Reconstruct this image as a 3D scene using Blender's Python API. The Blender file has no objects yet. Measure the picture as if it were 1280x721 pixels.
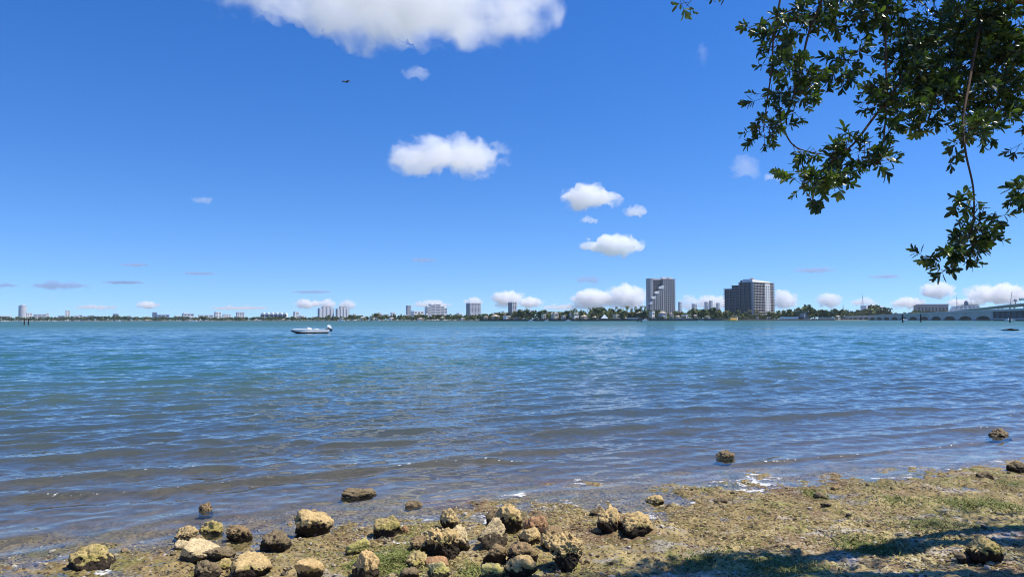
import bpy, bmesh, math, random
import numpy as np
from mathutils import Vector, Matrix, Quaternion
random.seed(7)
RNG = np.random.default_rng(11)
S = bpy.context.scene
COL = S.collection
PI = math.pi
R = math.radians

# ---------------------------------------------------------------- camera
CAM_H = 1.9
FPX = 890.0                                  # focal length in photo pixels (1280 wide)
CAM_ROT = Matrix.Rotation(R(90 + 2.52), 3, 'X') @ Matrix.Rotation(R(-0.12), 3, 'Z')
CAM_LOC = Vector((0, 0, CAM_H))
cd = bpy.data.cameras.new('camera')
cam = bpy.data.objects.new('camera', cd)
COL.objects.link(cam)
cam.location = CAM_LOC
cam.rotation_euler = CAM_ROT.to_euler()
cd.sensor_width = 36
cd.lens = 36 * FPX / 1280
cd.clip_start = 0.05
cd.clip_end = 90000
S.camera = cam

def ray(px, py):
    d = CAM_ROT @ Vector(((px - 640) / FPX, -(py - 360.5) / FPX, -1))
    return d
def at(px, py, Y):
    """world point seen at photo pixel (px, py) at forward distance Y"""
    d = ray(px, py)
    return CAM_LOC + d * (Y / d.y)

# ---------------------------------------------------------------- noise
def _h(ix, iy, iz, seed):
    with np.errstate(over='ignore'):
        n = (ix.astype(np.uint32) * np.uint32(374761393) + iy.astype(np.uint32) * np.uint32(668265263)
             + iz.astype(np.uint32) * np.uint32(2147483647 - 58) + np.uint32((seed * 974634777 + 12345) & 0xffffffff))
        n = (n ^ (n >> np.uint32(13))) * np.uint32(1274126177)
        n = (n ^ (n >> np.uint32(16))) * np.uint32(2246822519)
        n = n ^ (n >> np.uint32(15))
    return n.astype(np.float64) / 4294967295.0
def vn3(x, y, z, seed=0):
    xf, yf, zf = np.floor(x), np.floor(y), np.floor(z)
    u, v, w = x - xf, y - yf, z - zf
    u = u*u*u*(u*(u*6-15)+10); v = v*v*v*(v*(v*6-15)+10); w = w*w*w*(w*(w*6-15)+10)
    xi, yi, zi = xf.astype(np.int64), yf.astype(np.int64), zf.astype(np.int64)
    o = 0
    for dx in (0, 1):
        wx = u if dx else 1 - u
        for dy in (0, 1):
            wy = v if dy else 1 - v
            for dz in (0, 1):
                wz = w if dz else 1 - w
                o = o + wx * wy * wz * _h(xi + dx, yi + dy, zi + dz, seed)
    return o * 2 - 1
def vn2(x, y, seed=0):
    xf, yf = np.floor(x), np.floor(y)
    u, v = x - xf, y - yf
    u = u*u*u*(u*(u*6-15)+10); v = v*v*v*(v*(v*6-15)+10)
    xi, yi = xf.astype(np.int64), yf.astype(np.int64)
    zz = np.zeros_like(xi)
    return (((1-u)*(1-v)*_h(xi, yi, zz, seed) + u*(1-v)*_h(xi+1, yi, zz, seed)
            + (1-u)*v*_h(xi, yi+1, zz, seed) + u*v*_h(xi+1, yi+1, zz, seed)) * 2 - 1)
def fbm2(x, y, oct=4, seed=0, gain=.5):
    o, a = 0, 1
    for i in range(oct):
        o = o + a * vn2(x * 2**i + 17.3*i, y * 2**i - 9.1*i, seed + i)
        a *= gain
    return o
def fbm3(x, y, z, oct=4, seed=0, gain=.5):
    o, a = 0, 1
    for i in range(oct):
        o = o + a * vn3(x * 2**i + 7.3*i, y * 2**i - 3.1*i, z * 2**i + 1.7*i, seed + i)
        a *= gain
    return o
def sstep(a, b, x):
    t = np.clip((x - a) / (b - a), 0, 1)
    return t * t * (3 - 2 * t)

# ---------------------------------------------------------------- shore shape
NX, NY = -0.34, 0.94                          # towards the open water
def shore_s(x, y):
    return NX * (x + 0.32) + NY * (y - 7.2)
def ground_z(x, y, fine=True):
    x = np.asarray(x, float); y = np.asarray(y, float)
    s = shore_s(x, y)
    z = np.where(s < -2.2, 0.066 - 0.068 * (s + 2.2), np.where(s < .8, -0.03 * s, np.where(s < 8, -0.024 - 0.068 * (s - .8), -0.514 - 0.085 * (s - 8))))
    z = np.where(z > 0.55, 0.55 + (z - .55) * .3, z)
    z = np.clip(z, -4.0, 1.4)
    near = np.exp(-np.maximum(np.abs(s) - 8, 0) / 10)
    z = z + near * (0.017 * fbm2(x * .7, y * .9, 3, 3) - .022 + 0.02 * fbm2(x * 2.3, y * 2.6, 2, 8))
    if fine:
        beach = sstep(2.5, -.3, s)
        z = z + near * (0.009 + .006 * beach) * fbm2(x * 9, y * 9, 3, 21, .6)
    return z
def ground_at(px, py):
    """where the pixel's sight line meets the beach (or the water surface)"""
    d = ray(px, py)
    t = 5.0
    for _ in range(40):
        p = CAM_LOC + d * t
        g = max(float(ground_z(p.x, p.y, False)), 0.0)
        t = t + (g - p.z) / d.z * .7
    return CAM_LOC + d * t

# ---------------------------------------------------------------- objects
def tag(o, label=None, cat=None, group=None, kind=None):
    if label: o['label'] = label
    if cat: o['category'] = cat
    if group: o['group'] = group
    if kind: o['kind'] = kind
    return o
def empty(name, loc, rz=0.0):
    o = bpy.data.objects.new(name, None)
    COL.objects.link(o)
    o.location = loc
    o.rotation_euler.z = rz
    o.empty_display_size = .2
    return o
class MB:
    def __init__(self): self.v = []; self.f = []
    def add(self, vs, fs):
        n = len(self.v)
        self.v += [tuple(q) for q in vs]
        self.f += [tuple(i + n for i in f) for f in fs]
        return self
    def box(self, x0, x1, y0, y1, z0, z1, m=None):
        vs = [Vector((x, y, z)) for z in (z0, z1) for y in (y0, y1) for x in (x0, x1)]
        if m: vs = [m @ q for q in vs]
        return self.add(vs, [(0, 2, 3, 1), (4, 5, 7, 6), (0, 1, 5, 4), (2, 6, 7, 3), (0, 4, 6, 2), (1, 3, 7, 5)])
    def tube(self, pts, rad, n=8, cap=True):
        pts = [Vector(p) for p in pts]
        if not hasattr(rad, '__len__'): rad = [rad] * len(pts)
        rings = []
        t0 = (pts[1] - pts[0]).normalized()
        a = t0.orthogonal().normalized()
        vs = []
        for i, p in enumerate(pts):
            t = (pts[min(i + 1, len(pts) - 1)] - pts[max(i - 1, 0)]).normalized()
            a = (a - t * a.dot(t)).normalized()
            b = t.cross(a)
            for k in range(n):
                th = 2 * PI * k / n
                vs.append(p + (a * math.cos(th) + b * math.sin(th)) * rad[i])
        fs = []
        for i in range(len(pts) - 1):
            for k in range(n):
                k2 = (k + 1) % n
                fs.append((i*n + k, i*n + k2, (i+1)*n + k2, (i+1)*n + k))
        if cap:
            fs.append(tuple(reversed(range(n))))
            fs.append(tuple((len(pts)-1)*n + k for k in range(n)))
        return self.add(vs, fs)
    def lathe(self, prof, n=16, c=(0, 0, 0)):
        vs = []; fs = []
        for r, z in prof:
            for k in range(n):
                th = 2*PI*k/n
                vs.append((c[0] + r*math.cos(th), c[1] + r*math.sin(th), c[2] + z))
        for i in range(len(prof)-1):
            for k in range(n):
                k2 = (k+1) % n
                fs.append((i*n+k, i*n+k2, (i+1)*n+k2, (i+1)*n+k))
        fs.append(tuple(reversed(range(n)))); fs.append(tuple((len(prof)-1)*n+k for k in range(n)))
        return self.add(vs, fs)
    def loft(self, secs, closed=True, cap=True):
        n = len(secs[0]); vs = [q for s in secs for q in s]; fs = []
        for i in range(len(secs)-1):
            for k in range(n if closed else n-1):
                k2 = (k+1) % n
                fs.append((i*n+k, i*n+k2, (i+1)*n+k2, (i+1)*n+k))
        if cap:
            fs.append(tuple(reversed(range(n)))); fs.append(tuple((len(secs)-1)*n+k for k in range(n)))
        return self.add(vs, fs)
    def mesh(self, name, mat=None, smooth=False):
        me = bpy.data.meshes.new(name)
        me.from_pydata(self.v, [], self.f)
        me.validate(); me.update()
        if mat: me.materials.append(mat)
        if smooth: me.polygons.foreach_set('use_smooth', [True] * len(me.polygons))
        return me
    def build(self, name, mat=None, parent=None, smooth=False):
        o = bpy.data.objects.new(name, self.mesh(name, mat, smooth))
        COL.objects.link(o)
        if parent: o.parent = parent
        return o
def link(name, me, parent=None):
    o = bpy.data.objects.new(name, me)
    COL.objects.link(o)
    if parent: o.parent = parent
    return o
def np_mesh(name, P, quads, mat, smooth=True):
    me = bpy.data.meshes.new(name)
    nv, nf = len(P), len(quads)
    me.vertices.add(nv); me.vertices.foreach_set('co', np.ascontiguousarray(P, np.float32).ravel())
    me.loops.add(nf * 4); me.loops.foreach_set('vertex_index', np.ascontiguousarray(quads, np.int32).ravel())
    me.polygons.add(nf)
    me.polygons.foreach_set('loop_start', np.arange(0, nf * 4, 4, dtype=np.int32))
    me.polygons.foreach_set('use_smooth', np.full(nf, smooth))
    me.update(calc_edges=True)
    me.materials.append(mat)
    return me
def attr(me, name, vals, dom='POINT'):
    a = me.attributes.new(name, 'FLOAT', dom)
    a.data.foreach_set('value', np.ascontiguousarray(vals, np.float32).ravel())
def grid_quads(nr, na):
    i = np.arange(nr - 1)[:, None] * na + np.arange(na - 1)[None, :]
    return np.stack([i, i + 1, i + na + 1, i + na], -1).reshape(-1, 4)
def fuse(mb, voxel, name='tmp'):
    """one continuous skin round overlapping closed shapes"""
    o = mb.build(name)
    md = o.modifiers.new('r', 'REMESH'); md.mode = 'VOXEL'; md.voxel_size = voxel
    dg = bpy.context.evaluated_depsgraph_get(); dg.update()
    me = bpy.data.meshes.new_from_object(o.evaluated_get(dg))
    old = o.data
    bpy.data.objects.remove(o); bpy.data.meshes.remove(old)
    return me
_ico = {}
def ico(n):
    if n not in _ico:
        bm = bmesh.new(); bmesh.ops.create_icosphere(bm, subdivisions=n, radius=1)
        v = np.array([q.co[:] for q in bm.verts]); f = [tuple(q.index for q in p.verts) for p in bm.faces]
        bm.free(); _ico[n] = (v, f)
    return _ico[n]

# ---------------------------------------------------------------- materials
class NT:
    def __init__(self, name):
        self.m = bpy.data.materials.new(name); self.m.use_nodes = True
        self.t = self.m.node_tree; self.t.nodes.clear()
        self.out = self.t.nodes.new('ShaderNodeOutputMaterial')
    def n(self, kind, **kw):
        nd = self.t.nodes.new('ShaderNode' + kind)
        for k, v in kw.items():
            if k.startswith('i_'): nd.inputs[k[2:].replace('_', ' ')].default_value = v
            else: setattr(nd, k, v)
        return nd
    def l(self, a, b): self.t.links.new(a, b)
    def setin(self, sock, v):
        if hasattr(v, 'is_linked') or isinstance(v, bpy.types.NodeSocket): self.l(v, sock)
        else: sock.default_value = v
    def math(self, op, a, b=0.0, c=None, clamp=False):
        nd = self.n('Math', operation=op, use_clamp=clamp)
        self.setin(nd.inputs[0], a); self.setin(nd.inputs[1], b)
        if c is not None: self.setin(nd.inputs[2], c)
        return nd.outputs[0]
    def vmath(self, op, a, b=(0, 0, 0), scale=None):
        nd = self.n('VectorMath', operation=op)
        self.setin(nd.inputs[0], a)
        if op != 'NORMALIZE' and op != 'SCALE': self.setin(nd.inputs[1], b)
        if scale is not None: self.setin(nd.inputs['Scale'], scale)
        return nd.outputs[0]
    def mix(self, fac, a, b, mode='MIX'):
        nd = self.n('Mix', data_type='RGBA', blend_type=mode, clamp_factor=True)
        self.setin(nd.inputs[0], fac)
        for s, v in ((nd.inputs[6], a), (nd.inputs[7], b)):
            if isinstance(v, tuple): v = v + (1,) if len(v) == 3 else v
            self.setin(s, v)
        return nd.outputs[2]
    def noise(self, vec, scale, detail=3, rough=.55, dist=0):
        nd = self.n('TexNoise')
        if vec is not None: self.l(vec, nd.inputs['Vector'])
        nd.inputs['Scale'].default_value = scale; nd.inputs['Detail'].default_value = detail
        nd.inputs['Roughness'].default_value = rough; nd.inputs['Distortion'].default_value = dist
        return nd
    def ramp(self, fac, lo, hi, smooth=True):
        nd = self.n('MapRange', interpolation_type='SMOOTHSTEP' if smooth else 'LINEAR')
        self.setin(nd.inputs[0], fac)
        nd.inputs[1].default_value = lo; nd.inputs[2].default_value = hi
        return nd.outputs[0]
    def pos(self): return self.n('NewGeometry').outputs['Position']
    def objco(self): return self.n('TexCoord').outputs['Object']
    def mapping(self, vec, scale=(1, 1, 1), rot=(0, 0, 0)):
        nd = self.n('Mapping'); self.l(vec, nd.inputs['Vector'])
        nd.inputs['Scale'].default_value = scale; nd.inputs['Rotation'].default_value = rot
        return nd.outputs[0]
    def attr(self, name): return self.n('Attribute', attribute_name=name).outputs['Fac']
    def bump(self, h, strength, dist=.01, normal=None):
        nd = self.n('Bump'); self.l(h, nd.inputs['Height'])
        nd.inputs['Strength'].default_value = strength; nd.inputs['Distance'].default_value = dist
        if normal is not None: self.l(normal, nd.inputs['Normal'])
        return nd.outputs[0]
    def surf(self, col, rough=.7, spec=.3, normal=None, metal=0.0):
        b = self.n('BsdfPrincipled')
        if isinstance(col, tuple): col = col + (1,) if len(col) == 3 else col
        self.setin(b.inputs['Base Color'], col); self.setin(b.inputs['Roughness'], rough)
        b.inputs['Specular IOR Level'].default_value = spec; b.inputs['Metallic'].default_value = metal
        if normal is not None: self.l(normal, b.inputs['Normal'])
        self.l(b.outputs[0], self.out.inputs['Surface'])
        return b
_pl = {}
def plain(name, col, rough=.7, spec=.3, var=.12, scale=.15, metal=0.0):
    """a painted or weathered surface: one colour with soft uneven wear"""
    key = (name, col, rough)
    if key in _pl: return _pl[key]
    n = NT(name)
    a = n.noise(n.objco(), scale, 4, .6).outputs[0]
    f = n.math('MULTIPLY_ADD', a, 2 * var, 1 - var)
    c = n.vmath('SCALE', col, scale=f)
    n.surf(c, rough, spec, metal=metal)
    _pl[key] = n.m
    return n.m
SKY_AIR, SKY_DUST, SKY_OZONE, SKY_LIFT = 1.0, 0.0, 6.0, .08
SKY_SAT, SKY_HUE, SKY_STR = 1.27, .512, .142
SUN_STR = 5.0
EXPOSURE = 0.28
WAVE_SLOPE = .041
RIP_S, RIP_L = .28, 1.1
WATER_K = 1.6
WATER_SHALLOW = (.085, .118, .108)
WATER_DEEP = (.034, .106, .102)
HAZE = 3.2e-5
# ---------------------------------------------------------------- daylight
SUN_EL, SUN_AZ = R(62), R(91)                 # azimuth clockwise from the view direction (+Y)
SUN = Vector((math.sin(SUN_AZ) * math.cos(SUN_EL), math.cos(SUN_AZ) * math.cos(SUN_EL), math.sin(SUN_EL)))
w = bpy.data.worlds.new('World'); S.world = w; w.use_nodes = True
wt = w.node_tree; wt.nodes.clear()
wo = wt.nodes.new('ShaderNodeOutputWorld'); wb = wt.nodes.new('ShaderNodeBackground')
sk = wt.nodes.new('ShaderNodeTexSky'); sk.sky_type = 'NISHITA'; sk.sun_disc = False
sk.sun_elevation = SUN_EL; sk.sun_rotation = SUN_AZ
sk.altitude = 0; sk.air_density = SKY_AIR; sk.dust_density = SKY_DUST; sk.ozone_density = SKY_OZONE
# look a little above each true direction: the lowest, yellowish degrees of the model are thinner over the sea
tc = wt.nodes.new('ShaderNodeTexCoord'); va = wt.nodes.new('ShaderNodeVectorMath'); vn_ = wt.nodes.new('ShaderNodeVectorMath')
va.operation = 'ADD'; va.inputs[1].default_value = (0, 0, SKY_LIFT); vn_.operation = 'NORMALIZE'
wt.links.new(tc.outputs['Generated'], va.inputs[0]); wt.links.new(va.outputs[0], vn_.inputs[0]); wt.links.new(vn_.outputs[0], sk.inputs[0])
hs = wt.nodes.new('ShaderNodeHueSaturation')
hs.inputs['Saturation'].default_value = SKY_SAT; hs.inputs['Hue'].default_value = SKY_HUE; hs.inputs['Value'].default_value = 1
wt.links.new(sk.outputs[0], hs.inputs['Color']); wt.links.new(hs.outputs[0], wb.inputs['Color'])
wb.inputs['Strength'].default_value = SKY_STR
wt.links.new(wb.outputs[0], wo.inputs['Surface'])
ld = bpy.data.lights.new('sun', 'SUN'); ld.energy = SUN_STR; ld.angle = R(.53); ld.color = (1, .94, .83)
lo = bpy.data.objects.new('sun', ld); COL.objects.link(lo)
lo.rotation_euler = SUN.to_track_quat('Z', 'Y').to_euler(); lo.location = (0, 0, 30)
S.view_settings.view_transform = 'Standard'; S.view_settings.look = 'None'
S.view_settings.gamma = 1; S.view_settings.exposure = EXPOSURE; S.view_settings.use_curve_mapping = False
S.cycles.use_denoising = True
S.cycles.max_bounces = 12; S.cycles.transparent_max_bounces = 12; S.cycles.volume_bounces = 10
S.cycles.sample_clamp_indirect = 6
S.cycles.pixel_filter_type = 'BLACKMAN_HARRIS'; S.cycles.filter_width = 1.05
# ---------------------------------------------------------------- ground sheet (beach, sea bed)
def polar(r, az):
    X = r[:, None] * np.sin(az)[None, :]; Y = r[:, None] * np.cos(az)[None, :]
    return X, Y
def azimuths(step, half=50):
    f = np.arange(-R(half), R(half) + step, step)
    b = np.linspace(R(half) + .03, 2 * PI - R(half), 70)
    return np.concatenate([f, b])
az = azimuths(.0016)
rr = [.4]
while rr[-1] < 16: rr.append(rr[-1] * (1.0032 if rr[-1] > 3.6 else 1.04))
while rr[-1] < 30: rr.append(rr[-1] * 1.01)
while rr[-1] < 6300: rr.append(rr[-1] * 1.12)
rr = np.array(rr)
X, Y = polar(rr, az)
Z = ground_z(X, Y)
# heaped weed: small lumps over the strand
sg = shore_s(X, Y)
strand = sstep(1.2, -.2, sg) * np.exp(-np.maximum(-sg - 7, 0))
lump = np.maximum(fbm2(X * 14, Y * 14, 3, 40, .65), -.2)
Z = Z + strand * .010 * lump
n = NT('weedy_shore')
p = n.pos()
sep = n.n('SeparateXYZ'); n.l(p, sep.inputs[0])
zz = sep.outputs['Z']
big = n.noise(p, .9, 3, .55).outputs[0]
mid = n.noise(p, 4.5, 4, .6, .6).outputs[0]
fin = n.noise(p, 38, 4, .65).outputs[0]
grn = n.noise(n.mapping(p, (1, 1, 1)), 1.5, 4, .62, 1.0).outputs[0]
spk = n.n('TexVoronoi', feature='F1'); n.l(p, spk.inputs['Vector']); spk.inputs['Scale'].default_value = 55
c = n.mix(n.ramp(mid, .38, .62), (.46, .355, .15), (.29, .23, .08))
c = n.mix(n.ramp(big, .50, .66), c, (.25, .16, .085))
c = n.mix(n.math('MULTIPLY', n.ramp(grn, .49, .63), .7), c, (.23, .245, .05))
pal = n.noise(n.mapping(p, (.75, 1.6, 1), (0, 0, .3)), 2.4, 4, .6, .8).outputs[0]
pale = n.math('MULTIPLY', n.ramp(pal, .55, .66), .65)
c = n.mix(pale, c, (.50, .45, .40))
spc = n.n('SeparateColor'); n.l(spk.outputs['Color'], spc.inputs[0])
c = n.mix(n.ramp(spc.outputs[0], .86, .95), c, (.40, .36, .24))
c = n.mix(n.ramp(spc.outputs[1], .80, .92), c, (.07, .05, .025))
g = n.math('MULTIPLY_ADD', n.ramp(fin, .3, .7, False), .85, .55)
c = n.vmath('SCALE', c, scale=g)
bed = n.mix(n.ramp(mid, .4, .62), (.22, .19, .135), (.14, .12, .088))
bed = n.mix(n.ramp(pal, .5, .66), bed, (.24, .20, .15))
c = n.mix(n.ramp(zz, -.01, -.12), c, bed)
c = n.mix(n.ramp(zz, .07, .005), c, n.vmath('MULTIPLY', c, (.62, .58, .55)))
rough = n.math('MULTIPLY_ADD', pale, -.55, .72)
hgt = n.math('ADD', n.noise(p, 90, 3, .7).outputs[0], n.math('MULTIPLY', fin, 1.5))
n.surf(c, rough, .35, n.bump(hgt, .6, .009))
me = np_mesh('ground', np.stack([X, Y, Z], -1).reshape(-1, 3), grid_quads(*X.shape), n.m)
ground = link('ground', me); tag(ground, kind='structure')

# ---------------------------------------------------------------- water sheet
az = azimuths(.0019)
rr = [2.0]
while rr[-1] < 420: rr.append(rr[-1] * (1.0038 if rr[-1] > 4 else 1.03))
while rr[-1] < 6300: rr.append(rr[-1] * 1.06)
rr = np.array(rr)
X, Y = polar(rr, az)
cell = np.gradient(rr)[:, None] + 0 * X
bedz = ground_z(X, Y, False)
s = shore_s(X, Y); tl = NY * (X + .32) - NX * (Y - 7.2)
depth0 = np.maximum(-bedz, 0)
H = np.zeros_like(X)
gust = .75 + .5 * sstep(-.6, .6, fbm2(X * .02, Y * .045, 3, 77))
shal = .12 + .88 * sstep(.0, .4, depth0)
rw = random.Random(5)
th0 = math.atan2(-NY, -NX)                    # travel towards the shore
NW = 84
for i in range(NW):
    lam = .24 * (3.2 / .24) ** ((i + rw.random()) / NW)
    spread = .6 if lam < 1.2 else .38
    th = th0 + rw.gauss(0, spread) * .8 + .12
    k = 2 * PI / lam
    slope = WAVE_SLOPE * (.9 if lam < .5 else 1.15 if lam < 1.3 else .62)
    A = slope / k
    wgt = sstep(2.2, 4.5, lam / cell)
    loc = shal if lam > .8 else np.sqrt(shal)
    ph = k * (math.cos(th) * X + math.sin(th) * Y) + rw.random() * 2 * PI
    H += A * wgt * loc * np.cos(ph + .5 * np.sin(ph + .6))
    # crests run in groups, not endless rows
H *= gust * (.85 + .3 * fbm2(X * .11, Y * .18, 2, 91))
bore = np.zeros_like(X); fo = np.zeros_like(X)
for s0, A, wl in ((.75, .026, 0.2), (2.05, .050, .3), (3.1, .045, .35), (4.5, .05, .45), (6.3, .03, .6)):
    line = s0 + .5 * fbm2(tl * .22, tl * 0 + s0 * 3.1, 3, 55)
    amp = A * sstep(-.55, .5, fbm2(tl * .35, tl * 0 + s0 * 7.7, 2, 66) + .15)
    dd = s - line
    prof = np.where(dd < 0, np.exp(-(dd / (wl * .38)) ** 2), np.exp(-(dd / (wl * 1.1)) ** 2))
    bore += amp * prof
    if s0 < 4: fo = np.maximum(fo, np.exp(-((dd + .02) / .05) ** 2) * amp / A * np.clip(fbm2(X * 24, Y * 40, 2, 12) * 1.3 - .4, 0, 1))
near = sstep(60, 20, np.hypot(X, Y))
H += bore * near
H += .006 * sstep(0, .15, depth0) * vn2(X * 5, Y * 8, 31) * near
foam = fo * near
edge = np.exp(-((depth0 - .018) / .014) ** 2) * sstep(-.05, .5, fbm2(X * 1.1, Y * 1.6, 2, 13)) * (sstep(-.1, .45, fbm2(X * 9, Y * 14, 3, 14)))
foam = np.maximum(foam, edge * .8 * near)
cap = sstep(.9, 1.6, fbm2(X * .45, Y * .8, 3, 101) + .4 * vn2(X * 2.2, Y * 4, 105)) * sstep(25, 60, np.hypot(X, Y)) * sstep(500, 200, np.hypot(X, Y))
foam = np.maximum(foam, cap * .35)
n = NT('bay_water')
geo = n.n('NewGeometry'); p = geo.outputs['Position']
rot = (0, 0, math.atan2(-NX, NY))
def ripple(scale, amp, sx):
    nz = n.noise(n.mapping(n.vmath('ADD', p, (scale, 3 * scale, 0)), (sx, 1, 1), (0, 0, -.35)), scale, 2, .5)
    v = n.vmath('SUBTRACT', nz.outputs['Color'], (.5, .5, .5))
    v = n.vmath('MULTIPLY', v, (amp * .7, amp, 0))
    return v
dist = n.n('CameraData').outputs['View Distance'] if False else None
r2 = n.n('VectorMath', operation='LENGTH'); n.l(p, r2.inputs[0]); rad = r2.outputs['Value']
far = n.ramp(rad, 12, 330)
mic = n.vmath('ADD', ripple(9, RIP_S, .6), ripple(26, RIP_S * .55, .7))
wide = n.vmath('SCALE', ripple(1.3, RIP_L, .45), scale=n.math('MULTIPLY_ADD', far, .9, .1))
micn = n.vmath('SCALE', mic, scale=n.math('MULTIPLY_ADD', n.ramp(n.attr('depth'), 0, .35), .65, .35))
N = n.vmath('NORMALIZE', n.vmath('ADD', geo.outputs['Normal'], n.vmath('ADD', micn, wide)))
d = n.attr('depth')
opq = n.math('SUBTRACT', 1.0, n.math('POWER', 2.71828, n.math('MULTIPLY', d, -WATER_K)))
body = n.n('BsdfDiffuse'); 
bc = n.mix(n.ramp(d, .2, 2.2), WATER_SHALLOW, WATER_DEEP)
n.l(bc, body.inputs['Color'])
tr = n.n('BsdfTransparent'); tr.inputs['Color'].default_value = (.93, .96, .95, 1)
m1 = n.n('MixShader'); n.l(opq, m1.inputs[0]); n.l(tr.outputs[0], m1.inputs[1]); n.l(body.outputs[0], m1.inputs[2])
gl = n.n('BsdfGlossy'); n.l(N, gl.inputs['Normal']); n.l(n.math('MULTIPLY_ADD', far, .16, .02), gl.inputs['Roughness'])
gl.inputs['Color'].default_value = (1, 1, 1, 1)
fr = n.n('Fresnel'); fr.inputs['IOR'].default_value = 1.333; n.l(N, fr.inputs['Normal'])
m2 = n.n('MixShader'); n.l(n.math('MULTIPLY', fr.outputs[0], n.math('MULTIPLY_ADD', far, -.68, 1)), m2.inputs[0]); n.l(m1.outputs[0], m2.inputs[1]); n.l(gl.outputs[0], m2.inputs[2])
fm = n.n('BsdfDiffuse'); fm.inputs['Color'].default_value = (.8, .8, .78, 1)
fz = n.noise(p, 45, 3, .6).outputs[0]
ff = n.math('MULTIPLY', n.ramp(n.math('ADD', n.attr('foam'), n.math('MULTIPLY_ADD', fz, 1.5, -.75)), .35, .85), .75)
m3 = n.n('MixShader'); n.l(ff, m3.inputs[0]); n.l(m2.outputs[0], m3.inputs[1]); n.l(fm.outputs[0], m3.inputs[2])
n.l(m3.outputs[0], n.out.inputs['Surface'])
me = np_mesh('water', np.stack([X, Y, H], -1).reshape(-1, 3), grid_quads(*X.shape), n.m)
attr(me, 'depth', np.maximum(H - bedz, 0)); attr(me, 'foam', foam)
water = link('water', me); tag(water, kind='structure')
# ---------------------------------------------------------------- clouds (volumes, far beyond and above the bay)
def cloud_mat(name, density, size, seed, half, tone, cut=.5, aniso=.15, soft=.12, wisp=.42):
    n = NT(name)
    p = n.objco()
    sv = n.vmath('ADD', p, (seed * 13.7 * size, seed * 5.1 * size, 0))
    a = n.noise(sv, 1.0 / size, 7, .6, .35).outputs[0]
    e = n.n('VectorMath', operation='LENGTH'); n.l(n.mapping(p, tuple(1 / h for h in half)), e.inputs[0])
    val = n.math('ADD', a, n.math('MULTIPLY_ADD', n.math('POWER', e.outputs['Value'], 1.6), -wisp, wisp * .62))
    den = n.math('MULTIPLY', n.ramp(val, cut - soft * .5, cut + soft), density)
    v = n.n('VolumePrincipled')
    v.inputs['Color'].default_value = tone + (1,)
    v.inputs['Anisotropy'].default_value = aniso
    n.l(den, v.inputs['Density'])
    n.l(v.outputs[0], n.out.inputs['Volume'])
    return n.m
def keep_largest(me):
    bm = bmesh.new(); bm.from_mesh(me); seen = set(); best = []
    for v in bm.verts:
        if v in seen: continue
        comp = [v]; seen.add(v); i = 0
        while i < len(comp):
            for e in comp[i].link_edges:
                w_ = e.other_vert(comp[i])
                if w_ not in seen: seen.add(w_); comp.append(w_)
            i += 1
        if len(comp) > len(best): best = comp
    bs = set(best)
    bmesh.ops.delete(bm, geom=[v for v in bm.verts if v not in bs], context='VERTS')
    bm.to_mesh(me); bm.free()
def make_cloud(px, py, wpx, hpx, Y, seed, label, lobes=14, tau=6, cut=.5, flat=.35, tilt=0, thick=.6, group=None, soft=.12, shape=None, wisp=.42, grain=.45, tone=(.985, .99, 1)):
    """px,py: middle in the photo; wpx,hpx: size there; Y: distance; tau: optical thickness through the middle"""
    rg = random.Random(seed)
    k = Y / FPX
    W, Hh = wpx * k, hpx * k
    c = at(px, py, Y)
    D = W * thick
    mb = MB(); v, f = ico(2)
    mb.add([(q[0] * W * .43, q[1] * D * .3, q[2] * Hh * .17 + tilt * q[0] * W * .43) for q in v], f)
    for i in range(lobes):
        if shape:
            u, zc, rad = shape[i % len(shape)]
            x = (u - .5) * W; zc = zc * Hh; rr_ = rad * Hh; y = rg.uniform(-.3, .3) * D
        else:
            u = rg.uniform(-.5, .5); x = u * W * .84
            env = (1 - (2 * abs(u)) ** 2.0) ** .6
            rr_ = Hh * (.18 + .26 * rg.random()) * (.35 + .65 * env)
            zc = rg.uniform(-.3, .5 * env) * Hh * (1 - flat)
            y = rg.uniform(-.4, .4) * D * env
        zc += tilt * x
        sc = Vector((rr_ * rg.uniform(1.1, 1.7), rr_ * rg.uniform(1.0, 1.5), rr_))
        mb.add([(x + q[0] * sc.x, y + q[1] * sc.y, zc + q[2] * sc.z) for q in v], f)
    me = fuse(mb, max(Hh / 32, W / 120))
    P = np.empty(len(me.vertices) * 3); me.vertices.foreach_get('co', P); P = P.reshape(-1, 3)
    Nn = np.empty(len(P) * 3); me.vertices.foreach_get('normal', Nn); Nn = Nn.reshape(-1, 3)
    q = P / Hh
    dsp = fbm3(q[:, 0] * 3 + seed, q[:, 1] * 3, q[:, 2] * 3, 4, seed, .6)
    P = P + Nn * (dsp * Hh * .10)[:, None]
    me.vertices.foreach_set('co', P.astype(np.float32).ravel()); me.update()
    keep_largest(me)
    me.name = 'cloud'
    me.materials.append(cloud_mat('cloud_vapour', tau / (Hh * .8), Hh * grain, seed, (W * .55, D * .6, Hh * .55), tone, cut, soft=soft, wisp=wisp))
    o = link('cloud', me); o.location = c
    tag(o, label, 'cloud', group)
    return o
make_cloud(495, -6, 480, 132, 2600, 3, 'largest white cloud with ragged lower edge across the top of the sky', lobes=40, tau=2.6, thick=.5, grain=.36, soft=.17, wisp=.38)
make_cloud(560, 197, 172, 62, 3400, 5, 'small ragged white cloud alone in mid sky', tau=1.9, tilt=.13, lobes=22, grain=.34, wisp=.34)
make_cloud(741, 247, 90, 42, 4200, 8, 'little white puff lying in the sky above the tall stepped tower', tau=3, lobes=16)
make_cloud(766, 307, 96, 34, 5200, 9, 'flat based white puff low above the tall stepped tower', tau=3.5, lobes=16)
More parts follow.
